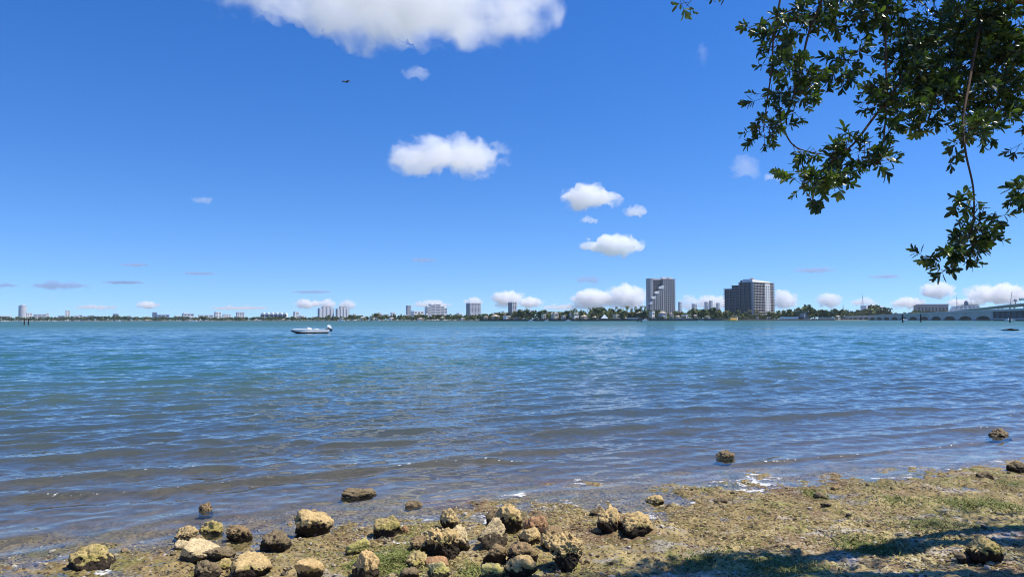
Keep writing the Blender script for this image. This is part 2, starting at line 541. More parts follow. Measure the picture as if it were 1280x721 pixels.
make_cloud(797, 265, 34, 22, 4300, 12, 'tiny faint white puff right of the little white puff', tau=1.6, lobes=8)
make_cloud(737, 276, 26, 14, 4600, 13, 'tiny faint wisp between the two white puffs', tau=1.0, lobes=6)
make_cloud(520, 91, 44, 24, 3000, 14, 'faint thin wisp below the largest cloud', tau=.35, lobes=8)
make_cloud(932, 211, 46, 40, 4200, 15, 'faint white wisp left of the hanging boughs', tau=.5, lobes=9)
make_cloud(878, 72, 18, 40, 3000, 16, 'very faint streak of cloud left of the boughs', tau=.45, lobes=6)
make_cloud(968, 222, 30, 14, 4300, 17, 'very faint small wisp under the hanging boughs', tau=.6, lobes=6)
make_cloud(253, 250, 34, 14, 4600, 18, 'lone faint wisp in the left part of the sky', tau=.3, lobes=6)
FL = 'thin greyish flat clouds low in the sky'
for i, (px, py, w_, h_, l) in enumerate(((74, 357, 86, 16, 'long grey flat cloud low at the left of the sky'), (155, 353, 64, 9, 'thin grey flat cloud right of the long grey flat one'), (168, 331, 46, 8, 'higher small grey flat cloud at the left'), (8, 357, 34, 9, 'grey flat cloud at the left edge'), (735, 350, 44, 16, 'small grey flat cloud left of the stepped tower'),
        (1018, 338, 66, 13, 'grey flat cloud above and right of the wide dark apartment block'), (530, 325, 44, 8, 'faint grey streak in the low middle sky'), (390, 365, 60, 7, 'thin grey streak above the motorboat'), (1105, 346, 50, 8, 'grey streak right of the wide dark apartment block'), (250, 342, 50, 7, 'faint grey streak in the low left sky'))):
    make_cloud(px, py, w_, h_, 9000, 30 + i, l, tau=.7, lobes=10, thick=.8, tone=(.58, .72, .92))  # shaded grey of these low clouds is put into the vapour colour
for i, (px, py, w_, h_, tau, l) in enumerate(((634, 373, 46, 26, 3.5, 'bright cumulus above the narrow grey tower'), (663, 379, 36, 17, 3, 'small cumulus right of the narrow grey tower'), (741, 374, 60, 32, 4, 'domed cumulus left of the stepped tower, the lower one'), (784, 372, 64, 38, 4, 'tallest domed cumulus just left of the stepped tower'), (980, 376, 40, 32, 3, 'cumulus touching the right side of the wide dark apartment block'),
        (1036, 376, 34, 24, 2.6, 'small cumulus above the trees right of the wide dark apartment block'), (1172, 364, 46, 26, 3, 'slanting cumulus under the lowest hanging leaves'), (1246, 368, 84, 34, 3.2, 'wide cumulus above the elevated highway'), (1135, 379, 50, 18, 2, 'pale low cumulus left of the long grey building'), (890, 378, 60, 22, 1.8, 'pale cumulus behind the distant double tower'),
        (861, 379, 26, 26, 1.8, 'small pale cumulus right of the stepped tower'), (185, 381, 36, 12, 1.8, 'small white cumulus on the far left horizon'), (386, 380, 40, 15, 2.2, 'little cumulus left of the twin condominium slabs'), (410, 380, 26, 16, 2.2, 'little cumulus behind the left condominium slab'), (434, 381, 26, 15, 2.2, 'little cumulus behind the right condominium slab'), (540, 381, 60, 14, 1.6, 'pale low cumulus behind the white stepped block'),
        (592, 378, 26, 16, 2.4, 'small cumulus behind the square grey grid tower'), (120, 384, 60, 9, 1, 'pale streak of cloud on the far left horizon'), (300, 385, 90, 9, .9, 'pale streak of cloud above the left shore'), (700, 384, 60, 12, 1, 'pale low cloud between the double cumulus and the domed cumulus'), (1080, 378, 40, 14, 1.2, 'pale low cloud around the lattice radio mast'), (1205, 378, 60, 14, 1.5, 'pale low cloud behind the ship funnel'))):
    make_cloud(px, py, w_, h_, 15000, 60 + i, l, tau=tau * 1.15, lobes=18, thick=.7, grain=.3, soft=.09)
# ---------------------------------------------------------------- shore rocks
def rock_mat(name, light, dark, moss, crust_shade=.5, mossy=.5):
    n = NT(name)
    p = n.objco()
    pit = n.attr('pit')
    a = n.noise(p, 4.2, 5, .65, .4).outputs[0]
    b = n.noise(p, 11, 4, .6).outputs[0]
    f = n.noise(p, 55, 3, .7).outputs[0]
    c = n.mix(n.ramp(b, .3, .7), light, tuple(x * .7 for x in light))
    c = n.mix(n.math('MULTIPLY', n.ramp(n.noise(p, 3.1, 4, .6).outputs[0], .62 - .2 * mossy, .72 - .2 * mossy), .85), c, moss)
    cr = n.math('ADD', n.math('ADD', a, n.math('MULTIPLY', pit, .2)), n.math('MULTIPLY', n.attr('low'), .58))  # algae crust, plus shade painted over the lower sides
    c = n.mix(n.ramp(cr, .78 - .35 * crust_shade, .90 - .35 * crust_shade), c, dark)
    c = n.vmath('SCALE', c, scale=n.math('MULTIPLY_ADD', n.ramp(f, .25, .75, False), .9, .5))
    h = n.math('ADD', n.math('MULTIPLY', b, 1.2), n.math('MULTIPLY', f, .5))
    n.surf(c, .85, .25, n.bump(h, .8, .02))
    return n.m
LIME = (.57, .41, .185); TAN = (.50, .36, .17); BRN = (.16, .10, .055); DRK = (.035, .024, .014); OLV = (.17, .165, .04)
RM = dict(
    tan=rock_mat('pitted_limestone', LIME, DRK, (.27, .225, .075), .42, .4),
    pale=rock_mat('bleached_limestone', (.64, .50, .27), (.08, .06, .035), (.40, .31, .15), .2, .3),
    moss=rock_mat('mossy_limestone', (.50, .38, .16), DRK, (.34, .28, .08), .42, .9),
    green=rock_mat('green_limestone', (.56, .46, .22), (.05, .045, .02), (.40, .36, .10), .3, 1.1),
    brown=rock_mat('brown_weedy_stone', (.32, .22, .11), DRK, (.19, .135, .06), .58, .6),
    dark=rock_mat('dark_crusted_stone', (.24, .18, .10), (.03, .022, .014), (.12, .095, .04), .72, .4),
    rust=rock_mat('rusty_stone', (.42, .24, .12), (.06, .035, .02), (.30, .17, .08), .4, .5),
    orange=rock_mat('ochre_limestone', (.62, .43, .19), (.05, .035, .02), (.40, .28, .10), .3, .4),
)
def rock_mesh(W, D, Hh, seed, sharp=.5, rough=1.0, pits=26, sub=5, flat_top=False):
    rg = np.random.default_rng(seed)
    v, f = ico(sub)
    v = v.copy()
    K = 10
    nn = rg.normal(size=(K, 3)); nn[:, 2] *= .8; nn /= np.linalg.norm(nn, axis=1)[:, None]
    hh = rg.uniform(.5, .95, K)
    if flat_top: nn[0] = (.35, -.25, .9); nn[0] /= np.linalg.norm(nn[0]); hh[0] = .38
    dn = np.maximum(v @ nn.T, 1e-3)
    q = hh[None, :] / dn
    pw = 12 + 34 * sharp
    r = (np.sum(q ** (-pw), 1) + 1.02 ** (-pw)) ** (-1 / pw)
    P = v * r[:, None]
    o = rg.uniform(0, 90, 3)
    n1 = fbm3(P[:, 0] * 1.7 + o[0], P[:, 1] * 1.7 + o[1], P[:, 2] * 1.7 + o[2], 3, seed % 997)
    n2 = fbm3(P[:, 0] * 6 + o[1], P[:, 1] * 6 + o[2], P[:, 2] * 6 + o[0], 3, seed % 991, .6)
    ridg = 1 - np.abs(vn3(P[:, 0] * 3.1 + o[2], P[:, 1] * 3.1 + o[0], P[:, 2] * 3.1, seed % 983))
    n3 = fbm3(P[:, 0] * 14 + o[2], P[:, 1] * 14 + o[0], P[:, 2] * 14 + o[1], 2, seed % 977, .6)
    rad = rough * (.10 * n1 + .085 * n2 + .10 * (ridg - .6) + .035 * n3)
    pit = np.zeros(len(v))
    for i in range(pits * 2):
        c = rg.normal(size=3); c /= np.linalg.norm(c)
        a = .035 + .14 * rg.random() ** 2.2; d = rg.uniform(.3, .8) * a
        ang = np.linalg.norm(v - c, axis=1) * (1 + .55 * n2)
        w = np.exp(-(ang / a) ** 4)
        rad -= rough * d * .8 * w; pit = np.maximum(pit, w)
    P = P * (1 + rad)[:, None]
    lo, hi = P.min(0), P.max(0)
    P = (P - (lo + hi) / 2) / (hi - lo) * np.array([W, D, Hh])
    low = sstep(.26, -.22, P[:, 2] / Hh + .10 * n2)  # lower part of the stone, where crust and painted shade gather
    me = bpy.data.meshes.new('rock')
    me.from_pydata(P.tolist(), [], f); me.update()
    me.polygons.foreach_set('use_smooth', [True] * len(me.polygons))
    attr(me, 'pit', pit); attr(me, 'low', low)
    return me
ROCKS = []
def rock(x0, x1, y0, y1, mat, label, seed=None, sharp=.5, rough=1.0, lift=0.0, deep=.85, sub=5, flat_top=False, rz=None, tilt=0, pits=26, name='rock'):
    """a boulder whose picture spans x0..x1, y0..y1 (photo pixels)"""
    g = ground_at((x0 + x1) / 2, y1 - 1)
    px = g.y / FPX
    W = (x1 - x0) * px * 1.07
    D = W * deep
    th = math.atan2(CAM_H - g.z, g.y)
    Hv = (y1 - y0) * px / math.cos(th)
    wet = float(ground_z(g.x, g.y, False)) < -.03
    Hv *= .62 if wet else 1.0
    Hh = max(Hv - D * math.sin(th) * .55, Hv * .68)
    seed = seed or (int(x0 * 7 + y0 * 13) % 9973)
    bed = max(0.0, -float(ground_z(g.x, g.y, False))) + (.04 if g.z < .02 else 0)
    me = rock_mesh(W, D, Hh * 1.22 + bed, seed, sharp, rough, pits, sub, flat_top)
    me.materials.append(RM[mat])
    o = link(name, me)
    o.location = (g.x * (1 + D * .45 / g.y), g.y + D * .45, g.z + Hh * .5 - Hh * .11 + lift - bed * .5)
    o.rotation_euler = (tilt, 0, 0)
    tag(o, label, 'rock', 'rocks along the waterline')
    ROCKS.append((x0, x1, y0, y1))
    return o
rock(90, 141, 682, 714, 'moss', 'round olive mossy rock alone at the lower left corner of the beach', rough=1.1, sharp=.2)
rock(249, 267, 623, 637, 'brown', 'small round brown rock standing in the water above the left rock group')
rock(217, 246, 649, 674, 'tan', 'tan rounded rock at the left end of the left rock group')
rock(250, 279, 640, 666, 'moss', 'yellow green two humped rock at the back of the left rock group')
rock(234, 264, 664, 682, 'brown', 'low brown rock in front of the yellow green two humped rock')
rock(218, 236, 673, 683, 'pale', 'small flat pale stone left of the low brown rock', sub=4)
rock(284, 316, 646, 674, 'brown', 'knobbly brown rock in shallow water right of the yellow green rock', rough=1.3, sharp=.2)
rock(371, 414, 637, 671, 'tan', 'large tan topped rock with dark base at the water edge left of centre', sharp=.3)
rock(383, 404, 633, 645, 'brown', 'little brown rock peeking from behind the large tan topped rock', sub=4)
rock(325, 364, 664, 692, 'dark', 'nearly black jagged rock with a pinkish rim', rough=1.2)
rock(227, 272, 677, 705, 'pale', 'pale flat topped slab tilted to the left', sharp=1, rough=.4, flat_top=True, pits=6)
rock(254, 293, 684, 702, 'dark', 'dark low rock tucked behind the pale tilted slab')
rock(286, 338, 694, 725, 'tan', 'big tan rock with a sloping top at the bottom edge of the beach', sharp=.9, flat_top=True)
rock(243, 276, 702, 728, 'dark', 'dark brown rock at the bottom edge below the pale slab')
rock(273, 291, 699, 714, 'moss', 'small yellow green rock beside the dark brown bottom edge rock', sub=4)
rock(371, 405, 701, 727, 'orange', 'smooth flat topped ochre rock cut by the bottom edge', sharp=.9, rough=.5, pits=8)
rock(429, 470, 606, 622, 'dark', 'flat dark rock standing in the water with ripples round it', rough=1.2)
rock(507, 529, 621, 633, 'dark', 'small two pronged dark rock in the shallows right of the flat dark rock', sub=4)
rock(468, 504, 645, 673, 'moss', 'olive rock with a pointed top and black front', sharp=.8)
rock(501, 512, 657, 667, 'rust', 'little reddish stone touching the olive pointed rock', sub=4)
rock(431, 462, 674, 696, 'green', 'block of rock capped with bright yellow green algae', sharp=1, rough=.6)
rock(440, 473, 690, 726, 'orange', 'ochre peaked rock below the algae capped block', sharp=.8)
rock(550, 578, 637, 664, 'tan', 'upright tan rock with an orange face behind the biggest centre boulder', sharp=.4)
rock(513, 540, 671, 692, 'brown', 'round brown rock leaning on the left of the biggest centre boulder', sharp=.2)
rock(528, 575, 659, 701, 'tan', 'biggest pitted boulder in the centre with a deep black hollow', rough=1.35, pits=40, sub=6)
rock(560, 587, 657, 693, 'pale', 'pale rounded boulder pressed against the right of the biggest centre boulder', rough=1.1)
rock(507, 538, 692, 713, 'moss', 'small speckled rock with dark hollows below the round brown rock', rough=1.4, sub=5)
rock(531, 560, 696, 711, 'rust', 'low reddish slab below the biggest centre boulder', sharp=.9, rough=.6, pits=8)
rock(534, 562, 705, 728, 'green', 'green tinged pale rock at the bottom edge below the reddish slab')
rock(501, 524, 710, 727, 'dark', 'little dark and white rock at the bottom edge in the green weed', rough=1.3, sub=4)
rock(619, 653, 630, 663, 'tan', 'tall grey tan rock standing at the back of the right hand pile', sharp=.5, rough=1.1)
rock(608, 627, 639, 657, 'dark', 'black rock against the left of the tall grey tan rock', sub=4)
rock(598, 634, 649, 687, 'pale', 'pale wedge shaped rock with a sharp left edge', sharp=1, rough=.7)
rock(654, 685, 645, 671, 'rust', 'rust red rock at the back of the right hand pile', sharp=.6)
rock(681, 703, 659, 678, 'brown', 'brown rock just right of the rust red rock')
rock(647, 676, 661, 684, 'tan', 'sunlit tan rock below the rust red rock')
rock(676, 700, 667, 690, 'tan', 'sunlit rounded rock between the tan rock and the largest pile boulder')
rock(681, 729, 667, 717, 'tan', 'largest boulder at the right end of the pile with a black base', rough=1.3, pits=44, sub=6)
rock(634, 672, 678, 711, 'brown', 'brown arched rock in the middle of the right hand pile', rough=1.3, pits=34)
rock(604, 634, 681, 709, 'brown', 'brown square rock at the left foot of the right hand pile', rough=1.1)
rock(631, 671, 695, 728, 'tan', 'speckled pale and black rock at the bottom edge of the pile', rough=1.3, pits=40)
rock(602, 633, 705, 728, 'green', 'green mossy rock at the bottom edge of the pile')
rock(737, 756, 633, 649, 'dark', 'dark brown rock at the left of the isolated trio right of the pile', sub=4)
rock(747, 776, 634, 669, 'tan', 'tan upright rock in the middle of the isolated trio right of the pile', rough=1.2)
rock(774, 816, 641, 673, 'tan', 'wide tan rock with dark face at the right of the isolated trio', rough=1.2, sharp=.4)
rock(740, 753, 660, 668, 'dark', 'small flat dark stone at the foot of the isolated trio', sub=4)
rock(807, 830, 613, 629, 'tan', 'small tan rock at the water edge above the isolated trio')
rock(893, 908, 622, 630, 'dark', 'very small black stone on the wet weed right of the small tan rock', sub=4)
rock(892, 919, 558, 572, 'dark', 'dark barnacled rock alone in the water right of centre', rough=1.3, sharp=.2)
rock(1238, 1266, 529, 547, 'dark', 'dark craggy rock in the water by the right edge', rough=1.4)
rock(1260, 1286, 577, 589, 'dark', 'dark long rock on the beach cut by the right edge', deep=.5)
rock(1222, 1241, 590, 599, 'dark', 'small black rock with a pointed right end near the right edge', sub=4)
rock(1019, 1036, 616, 625, 'dark', 'small black stone in the green weed patch', sub=4)
rock(1027, 1040, 629, 635, 'dark', 'tiny black stone just below the green weed patch', sub=4)
rock(1038, 1052, 607, 613, 'brown', 'tiny brown stone above the green weed patch', sub=4)
rock(1215, 1252, 674, 709, 'moss', 'yellowish boulder in the tree shade near the lower right corner', sharp=.4)
rock(1193, 1217, 691, 706, 'dark', 'low dark rock left of the shaded yellowish boulder')
# ---------------------------------------------------------------- washed up weed, pebbles, green algae
def fan_points(nmax, rmin, rmax, half, rg):
    r = np.sqrt(rg.uniform(rmin ** 2 * 0 + rmin, rmax, nmax) * rg.uniform(rmin, rmax, nmax))
    a = rg.uniform(-half, half, nmax)
    return r * np.sin(a), r * np.cos(a)
def leafmat(name, cols, rough=.7, spec=.3, transl=0):
    n = NT(name)
    f = n.attr('tint')
    ra = n.n('ValToRGB'); n.l(f, ra.inputs[0]); ra.color_ramp.interpolation = 'CONSTANT'
    e = ra.color_ramp.elements
    e[0].position = 0; e[0].color = cols[0] + (1,)
    e[1].position = 1 / len(cols); e[1].color = cols[1] + (1,)
    for i in range(2, len(cols)):
        q = e.new(i / len(cols)); q.color = cols[i] + (1,)
    b = n.surf(ra.outputs[0], rough, spec)
    if transl:
        t = n.n('BsdfTranslucent'); n.l(n.mix(1.0, ra.outputs[0], (1.6, 1.9, .7), 'MULTIPLY'), t.inputs['Color'])
        m = n.n('MixShader'); m.inputs[0].default_value = transl
        n.l(b.outputs[0], m.inputs[1]); n.l(t.outputs[0], m.inputs[2]); n.l(m.outputs[0], n.out.inputs['Surface'])
    return n.m
rg = np.random.default_rng(42)
def strips(name, X, Y, L, Wd, tilt, mat, rg, tint, lift=.004, curl=.5, label=None):
    """small curled blades: three quads each, lying on the ground"""
    N = len(X)
    Z = ground_z(X, Y)
    a = rg.uniform(0, 2 * PI, N)
    dx, dy = np.cos(a), np.sin(a)
    el = rg.uniform(tilt[0], tilt[1], N)
    P = []
    px, py, pz = X.copy(), Y.copy(), Z + lift
    for k in range(4):
        wd = Wd * (1, 1, .8, .25)[k] * .5
        roll = rg.uniform(-.5, .5, N) * wd
        P.append(np.stack([np.stack([px - dy * wd, py + dx * wd, pz + roll], -1), np.stack([px + dy * wd, py - dx * wd, pz - roll], -1)], 1))
        st = L / 3
        bend = rg.uniform(-curl, curl, N)
        a = a + bend; dx, dy = np.cos(a), np.sin(a)
        px = px + dx * np.cos(el) * st; py = py + dy * np.cos(el) * st; pz = pz + np.sin(el) * st
        el = el - rg.uniform(0, .7, N) * np.maximum(tilt[1], .2)
    P = np.stack(P, 1).reshape(N, 8, 3)
    b = np.arange(N)[:, None] * 8
    Q = np.concatenate([b + np.array([[0, 1, 3, 2]]), b + np.array([[2, 3, 5, 4]]), b + np.array([[4, 5, 7, 6]])], 0)
    me = np_mesh(name, P.reshape(-1, 3), Q, mat, False)
    attr(me, 'tint', np.tile(tint, 3), 'FACE')
    o = link(name, me)
    tag(o, label, None, None, 'stuff')
    return o
X, Y = fan_points(80000, 4.0, 11.5, R(40), rg)
s = shore_s(X, Y)
dens = sstep(.9, -.4, s + .3 * fbm2(X, Y, 2, 4)) * sstep(-.55, .25, fbm2(X * .9, Y * 1.3, 3, 33) - .05) 
k = rg.random(len(X)) < dens
X, Y = X[k], Y[k]
m = leafmat('dry_weed', [(.46, .36, .16), (.30, .245, .075), (.17, .10, .045), (.50, .39, .20), (.28, .24, .065), (.26, .15, .07), (.08, .055, .027), (.36, .30, .10)])
strips('seaweed', X, Y, rg.uniform(.015, .05, len(X)), rg.uniform(.004, .011, len(X)), (0, .35), m, rg, rg.random(len(X)), label='brown and olive seaweed litter strewn over the beach')
# green algae tufts
pts = []
for (px, py, rx, ry, nn) in ((495, 699, 46, 14, 2600), (470, 706, 30, 8, 700), (1020, 618, 16, 5, 500), (1200, 629, 28, 7, 900), (1245, 632, 30, 9, 900), (1085, 684, 40, 10, 1100), (985, 712, 60, 12, 900), (590, 716, 14, 8, 500), (1265, 605, 25, 8, 400), (1160, 655, 60, 12, 700), (880, 700, 50, 9, 500), (1120, 625, 40, 6, 400)):
    g = ground_at(px, py); kx = g.y / FPX; ky = kx / math.sin(math.atan2(CAM_H - g.z, g.y))
    a = rg.uniform(0, 2*PI, nn); r = np.sqrt(rg.random(nn)) * (1 + .4 * rg.normal(size=nn))
    pts.append(np.stack([g.x + r * np.cos(a) * rx * kx, g.y + r * np.sin(a) * ry * ky], -1))
q = np.concatenate(pts)
m = leafmat('green_algae', [(.13, .15, .03), (.20, .21, .05), (.09, .12, .02), (.25, .24, .08), (.16, .19, .04)])
strips('algae', q[:, 0], q[:, 1], rg.uniform(.03, .075, len(q)), rg.uniform(.004, .009, len(q)), (.1, .8), m, rg, rg.random(len(q)), label='green stringy algae in patches on the beach')
# pebbles and shell bits
X, Y = fan_points(5200, 4.0, 11, R(40), rg)
s = shore_s(X, Y); k = (s < .35) & (rg.random(len(X)) < .35 + .65 * sstep(-.2, .5, fbm2(X * .8, Y, 2, 71)))
X, Y = X[k], Y[k]; N = len(X)
v, f = ico(1); v = np.asarray(v); f = np.asarray(f)
sz = .006 + .02 * rg.random(N) ** 3.5
a = rg.uniform(0, 2*PI, N)
V = v[None] * (sz[:, None] * np.stack([rg.uniform(.8, 1.5, N), rg.uniform(.7, 1.1, N), rg.uniform(.4, .8, N)], -1))[:, None, :]
V = V * (1 + .2 * rg.normal(size=(N, len(v), 1)))
Vx = V[..., 0] * np.cos(a)[:, None] - V[..., 1] * np.sin(a)[:, None] + X[:, None]
Vy = V[..., 0] * np.sin(a)[:, None] + V[..., 1] * np.cos(a)[:, None] + Y[:, None]
Vz = V[..., 2] + (ground_z(X, Y) + .3 * sz)[:, None]
me = bpy.data.meshes.new('pebbles')
F = (f[None] + (np.arange(N) * len(v))[:, None, None]).reshape(-1, 3)
me.from_pydata(np.stack([Vx, Vy, Vz], -1).reshape(-1, 3).tolist(), [], F.tolist()); me.update()
me.materials.append(leafmat('pebble_stone', [(.36, .30, .19), (.16, .12, .08), (.06, .045, .03), (.45, .40, .32), (.24, .17, .10)], .8))
attr(me, 'tint', np.repeat(rg.random(N), len(f)), 'FACE')
o = link('pebbles', me); tag(o, 'small pebbles and shell bits scattered over the beach', None, None, 'stuff')
# ---------------------------------------------------------------- the tree whose boughs hang in at upper right
rg = np.random.default_rng(77); rt = random.Random(31)
bn = NT('grey_bark')
p_ = bn.objco()
bf = bn.noise(bn.mapping(p_, (6, 6, 1.2)), 3, 5, .65).outputs[0]
bn.surf(bn.mix(bn.ramp(bf, .35, .65), (.10, .075, .05), (.22, .18, .13)), .9, .2, bn.bump(bf, .8, .03))
BARK = bn.m
tn = NT('brown_twig'); tf = tn.noise(tn.objco(), 14, 3, .6).outputs[0]
tn.surf(tn.mix(tf, (.045, .03, .02), (.12, .075, .045)), .8, .25); TWIG = tn.m
def tat(px, py, Y):
    return at(px, py, 4.95 + (Y - 6) * .35)
TB = Vector((7.6, 5.3, 0)); TB.z = float(ground_z(TB.x, TB.y, False)) - .05
tree = empty('shore_tree', TB)
tag(tree, 'leafy tree whose dark drooping boughs hang into the upper right of the sky', 'tree')
rel = lambda v: Vector(v) - TB
def curve(pts, n=10):
    """smooth path through the points (Catmull-Rom)"""
    pts = [Vector(p) for p in pts]
    P = [pts[0] * 2 - pts[1]] + pts + [pts[-1] * 2 - pts[-2]]
    out = []
    for i in range(1, len(P) - 2):
        for k in range(n):
            t = k / n
            out.append(.5 * ((2*P[i]) + (P[i+1]-P[i-1])*t + (2*P[i-1]-5*P[i]+4*P[i+1]-P[i+2])*t*t + (3*P[i]-P[i-1]-3*P[i+1]+P[i+2])*t**3))
    out.append(pts[-1])
    return out
FORK = TB + Vector((-.5, .15, 2.1))
mb = MB()
path = curve([TB + Vector((.15, 0, -.3)), TB + Vector((.02, .02, .5)), TB + Vector((-.2, .1, 1.3)), FORK])
rad = [.33 - .12 * (i / (len(path) - 1)) + (.14 * max(0, 1 - i / 7)) for i in range(len(path))]
mb.tube([rel(q) for q in path], rad, 14)
o = mb.build('trunk', BARK, tree, True)
LIMBS = []
def limb(pts, r0, r1, mat=BARK, name='limb', n=8, start=None):
    path = curve(pts, 8)
    m_ = MB().tube([rel(q) for q in path], [r0 + (r1 - r0) * (i / (len(path) - 1)) ** .8 for i in range(len(path))], n)
    m_.build(name, mat, tree, True)
    return path
# main limbs: over the beach towards the left, towards the water, and behind
L1 = limb([FORK, FORK + Vector((-1.2, .5, 1.2)), tat(1330, 15, 7.4), tat(1235, -8, 6.9), tat(1150, -30, 6.6), tat(1080, -50, 6.5)], .13, .02)
L2 = limb([FORK, FORK + Vector((-.7, -.5, 1.6)), tat(1390, -120, 6.4), tat(1230, -160, 6.2), tat(1060, -110, 6.2), tat(930, -60, 6.2)], .15, .02)
L3 = limb([FORK, FORK + Vector((-.9, .9, .9)), tat(1320, 90, 7.8), tat(1262, 70, 7.9), tat(1200, 95, 7.6)], .12, .02)
L4 = limb([FORK, FORK + Vector((-.8, -1.0, .9)), tat(1420, -20, 5.2), tat(1320, -90, 5.0), tat(1230, -120, 4.9)], .12, .02)
L5 = limb([FORK, FORK + Vector((.3, .4, 1.5)), FORK + Vector((.6, .3, 3.0))], .14, .02)
L6 = limb([FORK, FORK + Vector((.8, -.6, 1.2)), FORK + Vector((1.8, -1.0, 2.0))], .12, .02)
limb([tat(1330, 205, 4.9) + Vector((.2, .1, .2)), tat(1305, 226, 4.75), tat(1272, 246, 4.6)], .02, .006, TWIG, 'branch', 6)
limb([FORK + Vector((-.3, -.1, .1)), tat(1480, 160, 5.4), tat(1330, 204, 4.95)], .05, .018, BARK, 'branch', 6)
DENS = .66
B = []                                       # leaf masses: centre, radius (m), sprigs, sunlight put into leaf tint
def br(pts, r0=.012, r1=.004):
    return limb([tat(*q) for q in pts], r0, r1, TWIG, 'branch', 6)
br([(1045, -60, 6.3), (1027, 0, 6.1), (1010, 45, 6.0), (1000, 90, 5.9), (985, 140, 5.8), (975, 152, 5.75)])
br([(985, -50, 6.2), (968, 40, 6.0), (965, 85, 5.9), (959, 125, 5.8), (954, 165, 5.75)], .008)
br([(1110, -40, 6.5), (1107, 40, 6.2), (1108, 110, 6.0), (1105, 170, 5.8), (1097, 205, 5.75)], .010)
br([(1150, 60, 6.4), (1120, 110, 6.1), (1090, 150, 5.9), (1065, 182, 5.75), (1035, 205, 5.65), (1015, 235, 5.6)], .013)
br([(975, 152, 5.75), (990, 180, 5.7), (1012, 190, 5.65), (1045, 195, 5.65)], .006, .003)
br([(1225, 30, 6.6), (1212, 100, 6.0), (1204, 150, 5.6), (1207, 190, 5.3), (1217, 240, 5.1), (1214, 290, 5.0), (1192, 320, 4.95)], .012)
br([(1214, 290, 5.0), (1180, 318, 4.95), (1160, 322, 4.95)], .005, .002)
br([(1262, 70, 7.4), (1250, 120, 6.8), (1240, 150, 6.5)], .012)
br([(1200, 70, 7), (1170, 120, 6.4), (1158, 160, 6.1)], .012)
br([(900, -60, 6.4), (880, -20, 6.3), (858, 8, 6.25)], .006, .002)
br([(925, -50, 6.4), (912, -15, 6.3), (901, 8, 6.25)], .006, .002)
br([(1020, 0, 6.1), (960, 25, 6.0), (936, 35, 6.0)], .006, .002)
def mass(px, py, rpx, Y, n, bright=0.0, squash=.8):
    B.append((tat(px, py, Y), rpx * Y / FPX * (.74 if DENS > .4 else 1.1), max(3, int(n * DENS * (.84 if px < 1130 and DENS > .4 else 1))), bright, squash))
for q in ((857, 3, 9, 6.25, 5), (901, 2, 12, 6.25, 9), (938, 34, 13, 6, 9), (990, 30, 36, 6.1, 85, .15), (965, 50, 20, 6, 26), (975, 72, 22, 5.95, 34, .3), (1000, 84, 28, 5.9, 44, .15), (1030, 92, 14, 5.9, 12),
          (957, 122, 12, 5.8, 9), (955, 162, 20, 5.75, 36), (975, 158, 12, 5.75, 12), (990, 114, 22, 5.85, 34), (1010, 122, 14, 5.85, 10, .5), (1003, 100, 20, 5.85, 16), (990, 143, 10, 5.8, 5), (992, 184, 9, 5.7, 5), (1014, 190, 12, 5.65, 9),
          (1040, 192, 18, 5.65, 24), (1062, 184, 16, 5.7, 26), (1075, 196, 14, 5.7, 16), (1050, 210, 16, 5.7, 18), (985, 218, 11, 5.6, 11, .9), (1003, 225, 15, 5.6, 20, .8), (1028, 226, 22, 5.6, 42, .45), (1052, 228, 11, 5.6, 10, .5), (1016, 248, 11, 5.6, 10, .1), (1035, 213, 16, 5.6, 18, .3),
          (1096, 204, 14, 5.75, 24), (1100, 190, 10, 5.8, 10), (1106, 180, 7, 5.8, 4), (1050, 22, 32, 6.3, 70, .1), (1062, 75, 28, 6.1, 50), (1052, 98, 16, 6.05, 16), (1035, 5, 26, 6.3, 36, .2), (1085, 20, 28, 6.4, 60), (1120, 18, 36, 6.6, 90, .1), (1095, 5, 30, 6.6, 50, .3),
          (1100, 118, 24, 6, 46, .1), (1088, 108, 12, 6, 12), (1112, 150, 18, 5.95, 28), (1125, 128, 24, 6.1, 44), (1140, 100, 30, 6.3, 66), (1135, 60, 28, 6.5, 62), (1145, 70, 26, 6.5, 52),
          (1160, 150, 16, 6.1, 24), (1145, 162, 8, 6.1, 8, .9), (1165, 130, 22, 6.2, 36), (1178, 100, 32, 6.6, 80), (1175, 40, 44, 6.9, 150), (1215, 45, 40, 7, 150), (1225, 18, 44, 7.2, 150, .1), (1262, 30, 38, 7.4, 130), (1285, 80, 40, 7.6, 120), (1245, 78, 30, 7.2, 80), (1200, 78, 30, 7, 80),
          (1215, 112, 30, 6.6, 66), (1252, 112, 26, 6.8, 52), (1278, 125, 18, 7.2, 30), (1272, 148, 11, 7, 11), (1212, 148, 16, 6.2, 24), (1240, 140, 20, 6.5, 32), (1258, 138, 12, 6.6, 12), (1200, 130, 16, 6.3, 20), (1215, 162, 13, 5.6, 14), (1228, 155, 14, 5.9, 16), (1232, 170, 9, 5.8, 6), (1207, 176, 9, 5.4, 8), (1206, 162, 9, 5.6, 9),
          (1187, 197, 8, 5.4, 6), (1212, 252, 9, 5.1, 8), (1198, 256, 7, 5.05, 4), (1230, 262, 10, 5.1, 8), (1246, 270, 8, 5.1, 4), (1222, 285, 14, 5, 17), (1215, 300, 16, 5, 26), (1196, 308, 14, 5, 18), (1205, 320, 12, 4.95, 14), (1176, 318, 9, 4.95, 9, .1), (1160, 322, 9, 4.95, 9, .1), (1186, 338, 9, 4.95, 8), (1236, 296, 8, 5, 5),
          (1273, 244, 10, 4.6, 22, .3), (1290, 238, 12, 4.65, 22)):
    mass(*q)
DENS = .17
